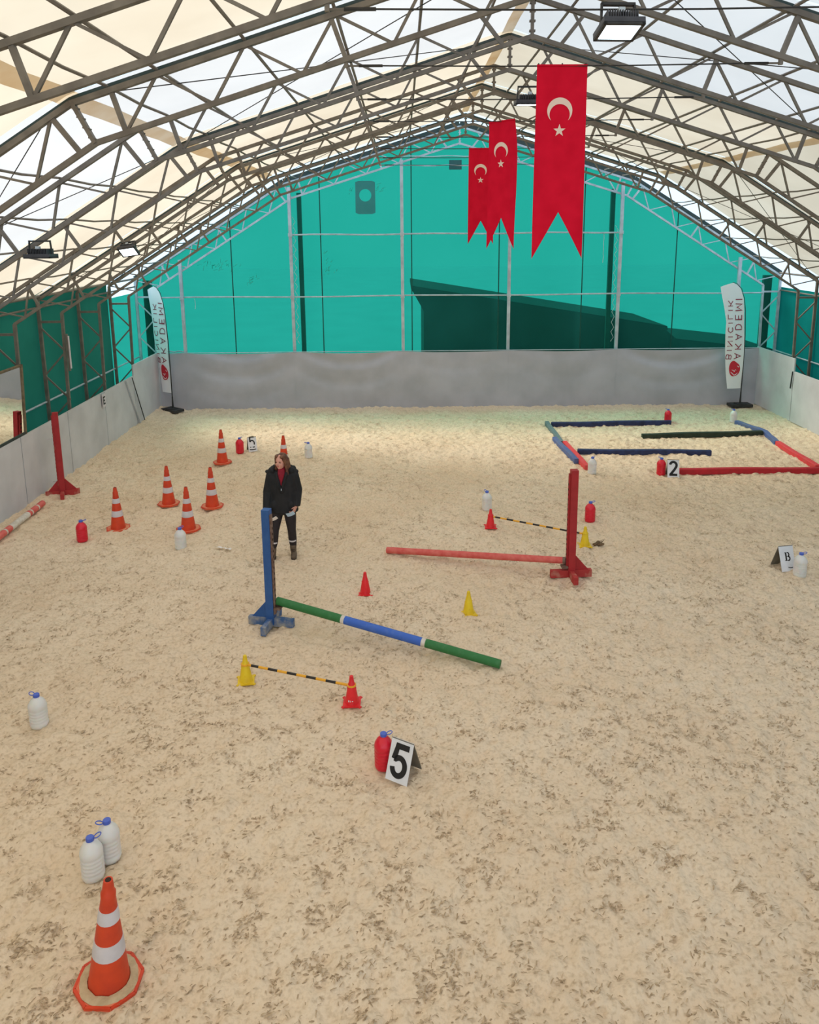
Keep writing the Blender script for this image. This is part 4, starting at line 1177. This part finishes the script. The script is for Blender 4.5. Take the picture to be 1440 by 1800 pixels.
def hand(mb, w, fdir, side, thumb, curl):
    """palm and five unequal bent fingers; fdir = pointing direction, side = across the knuckles, curl = palm normal"""
    f, sd_, cu_ = Vector(fdir).normalized(), Vector(side).normalized(), Vector(curl).normalized()
    pc = w + f * 0.045
    for q in (-0.022, 0.0, 0.022): mb.caps([w + sd_ * q * 0.6, w + f * 0.085 + sd_ * q], [0.018, 0.0135], 8)
    for i, (q, ln_) in enumerate(((-0.030, 0.072), (-0.010, 0.080), (0.010, 0.074), (0.029, 0.058))):
        b0 = w + f * 0.085 + sd_ * q; p1 = b0 + (f * 0.9 + cu_ * 0.35).normalized() * ln_ * 0.42
        p2 = p1 + (f * 0.45 + cu_ * 0.85).normalized() * ln_ * 0.33; p3 = p2 + (f * 0.0 + cu_ * 1.0).normalized() * ln_ * 0.25
        mb.caps([b0, p1, p2, p3], [0.0095, 0.0088, 0.008, 0.007], 8)
    t0 = w + f * 0.028 - sd_ * 0.026; t1 = t0 + (f * 0.6 - sd_ * 0.7 + cu_ * 0.3).normalized() * 0.036; t2 = t1 + (f * 0.9 - sd_ * 0.1 + cu_ * 0.4).normalized() * 0.028
    mb.caps([t0, t1, t2], [0.012, 0.010, 0.008], 8)
hand(mb, LW, (-0.35, -0.55, -0.75), (0.2, 0.75, -0.62), None, (-0.9, 0.2, 0.25))
hand(mb, RW, (0.25, -0.55, -0.80), (0.15, 0.8, -0.5), None, (0.9, 0.2, 0.15))
person = remeshed(mb, 'person', M['skin'], 0.0065, None, 3)
person.location = (PX, PY, pz); person.scale = (0.975,) * 3
tag(person, 'person in black jacket, dark leggings and brown boots walking behind the blue standard', 'person')
# jacket: body, sleeves, big collar
mb = MB()
def ell(z, rx, ry, cy=0.015, cx=0.0, n=24): return [(cx + rx * math.cos(2 * PI * k / n), cy + ry * math.sin(2 * PI * k / n), z) for k in range(n)]
mb.loft([ell(0.755, .225, .158), ell(0.78, .232, .165), ell(0.90, .222, .158), ell(1.02, .205, .148), ell(1.18, .205, .150), ell(1.30, .200, .138), ell(1.375, .165, .115), ell(1.42, .11, .09)])
mb.caps([(0.165, 0.02, 1.335), (0.215, 0.035, 1.10), LW + Vector((0.012, 0.02, 0.045))], [0.092, 0.086, 0.062], 14)
mb.caps([(-0.165, 0.02, 1.335), (-0.225, 0.005, 1.08), RW + Vector((-0.008, 0.03, 0.05))], [0.092, 0.086, 0.062], 14)
for w, e in ((LW, LE), (RW, RE)):
    d = (Vector(w) - Vector(e)).normalized(); mb.tube([w - d * 0.09, w - d * 0.005], [0.062, 0.066], 14)
for i in range(26):   # soft collar and hood rolled around the neck
    a = 2 * PI * i / 26
    if math.sin(a) < -0.62: continue
    back = max(0, math.sin(a))
    mb.ball((0.155 * math.cos(a) * (1.08), 0.03 + 0.105 * math.sin(a), 1.405 + 0.03 * back + 0.02 * abs(math.cos(a)) + 0.008 * math.sin(i * 2.7)), 0.045 + 0.010 * math.sin(i * 1.9), 10, 7)
mb.ball((-0.215, 0.02, 1.405), (0.055, 0.05, 0.03)); mb.ball((0.20, 0.03, 1.40), (0.055, 0.05, 0.036))
for s in (-1, 1):    # front edges and puffy seams
    mb.caps([(s * 0.075, -0.085, 1.395), (s * 0.035, -0.135, 1.25), (s * 0.008, -0.142, 1.12)], [0.028, 0.022, 0.016], 8)
    mb.ball((s * 0.13, -0.115, 0.90), (0.05, 0.03, 0.075))
jk = remeshed(mb, 'jacket', M['jacket'], 0.008, person, 3)
# V of the red sweater and the zip pull
mb = MB().caps([(0, 0.0, 1.37), hp(0, 0.005, -0.095)], [0.068, 0.058])
mb.loft([[(rx * math.cos(2 * PI * k / 14), cy_ + 0.052 * math.sin(2 * PI * k / 14), z) for k in range(14)] for z, rx, cy_ in ((1.22, .010, -.095), (1.28, .026, -.095), (1.34, .044, -.094), (1.40, .056, -.085), (1.44, .058, -.055), (1.47, .055, -.03))])
remeshed(mb, 'sweater', M['sweater'], 0.008, person, 3)
MB().box((0.004, -0.165, 1.165), (0.012, 0.008, 0.03)).build('zip_pull', M['steel_pale'], jk)
# leggings
mb = MB()
mb.loft([ell(0.72, .13, .10), ell(0.80, .165, .12), ell(0.90, .16, .12)])
for s in (1, -1):
    mb.caps([(s * 0.085, 0.015, 0.84), (s * 0.098 + (knees[s].x - s * .105) * .5, -0.005 + knees[s].y * .4, 0.66), knees[s], knees[s] * 0.55 + feet[s] * 0.45 + Vector((0, 0.012, 0)), feet[s] + Vector((0, 0.005, 0.08))], [0.106, 0.092, 0.068, 0.066, 0.050], 14)
remeshed(mb, 'leggings', M['legging'], 0.008, person, 3)
for s in (1, -1):
    f = feet[s]; kd = (knees[s] - f).normalized()
    bt = MB(); bt.caps([f + kd * 0.105, f + kd * 0.03], [0.052, 0.050], 14); bt.caps([f + Vector((0, 0.035, -0.02)), f + Vector((s * 0.012, -0.06, -0.025)), f + Vector((s * 0.02, -0.15, -0.032))], [0.046, 0.044, 0.038], 12)
    b_ = remeshed(bt, 'boot', M['boot'], 0.007, person, 2)
    so = MB(); o_ = [(-0.042, 0.075), (0.042, 0.075), (0.048, 0.0), (0.046, -0.12), (0.025, -0.19), (-0.02, -0.19), (-0.042, -0.12), (-0.046, 0.0)]
    so.prism([(f.x + u + (s * 0.015 if v < -0.05 else 0), f.y + v) for u, v in o_], lambda u, v, w: (u, v, w - 0.004), 0.026); so.build('sole', M['sole'], b_)
    lc = MB()
    for i in range(4): lc.beam(f + Vector((-0.03, -0.050 - 0.012 * i, 0.085 - 0.03 * i)), f + Vector((0.03, -0.050 - 0.012 * i, 0.09 - 0.03 * i)), 0.006, 0.006)
    lc.build('laces', M['sole'], b_)
    c = f + kd * 0.215
    sk = MB().tube([c - kd * 0.012, c + kd * 0.012], 0.0600, 16); sk.build('sock_stripe', M['reflect'], person, smooth=True)
# hair: cap with centre parting and long locks over the shoulders
mb = MB()
hball(mb, (0, 0.028, 0.034), (0.084, 0.092, 0.096)); hball(mb, (-0.044, -0.020, 0.080), (0.042, 0.05, 0.032)); hball(mb, (0.044, -0.020, 0.080), (0.042, 0.05, 0.032))
for s in (-1, 1):
    mb.caps([hp(s * 0.066, -0.03, 0.05), hp(s * 0.080, -0.01, -0.02), hp(s * 0.086, 0.005, -0.09), hp(s * 0.10, 0.0, -0.165), hp(s * 0.10, -0.01, -0.22)], [0.026, 0.024, 0.026, 0.024, 0.012], 10)
    mb.caps([hp(s * 0.06, 0.05, 0.03), hp(s * 0.075, 0.06, -0.08), hp(s * 0.09, 0.06, -0.17), hp(s * 0.09, 0.055, -0.24)], [0.045, 0.045, 0.04, 0.015], 10)
mb.caps([hp(0, 0.08, 0.03), hp(0, 0.09, -0.10), hp(0, 0.09, -0.22)], [0.06, 0.055, 0.02], 10)
remeshed(mb, 'hair', M['hair'], 0.0065, person, 2)
for s in (-1, 1):
    e = MB(); hball(e, (s * 0.030, -0.0735, 0.004), (0.013, 0.008, 0.006), 10, 6); e.build('eye', M['eye'], person, smooth='all')
    e = MB(); hball(e, (s * 0.031, -0.079, 0.023), (0.018, 0.006, 0.0035), 10, 6); e.build('eyebrow', M['hair'], person, smooth='all')
e = MB(); hball(e, (0, -0.0865, -0.053), (0.019, 0.006, 0.0055), 10, 6); e.build('mouth', M['lip'], person, smooth='all')
# papers in her hands
def sheet(label, m, c, ux, uy, w, h):
    ux, uy = Vector(ux).normalized(), Vector(uy).normalized(); n = ux.cross(uy).normalized() * 0.003
    vs = [];
    for o_ in (0, 1):
        for i in range(5):
            t = i / 4 - 0.5
            for q in (-0.5, 0.5): vs.append(ux * (w * t) + uy * (h * q) + n * (o_ + 4 * math.cos(PI * t)))
    fs = []
    for i in range(4): a = 2 * i; fs += [(a, a + 1, a + 3, a + 2), (a + 10, a + 12, a + 13, a + 11)]
    for i in range(4): fs += [(2 * i, 2 * i + 2, 2 * i + 12, 2 * i + 10), (2 * i + 1, 2 * i + 11, 2 * i + 13, 2 * i + 3)]
    fs += [(0, 10, 11, 1), (8, 9, 19, 18)]
    o = MB().add(vs, fs).build('note_sheet', m, None); o.location = Vector((PX, PY, pz)) + Vector(c)
    return tag(o, label, 'paper')
lh = LW + Vector((-0.35, -0.55, -0.75)).normalized() * 0.10
sheet("pale blue note held in the woman's hand on the right side", M['paper_blue'], lh + Vector((-0.045, -0.045, -0.03)), (1, 0.1, 0.35), (-0.3, -0.5, 0.8), 0.12, 0.075)
rh = RW + Vector((0.25, -0.55, -0.80)).normalized() * 0.10
sheet("white note in the woman's other hand beside the blue standard", M['paper'], rh + Vector((0.085, -0.035, -0.01)), (1, -0.1, 0.42), (-0.35, -0.6, 0.7), 0.13, 0.07)
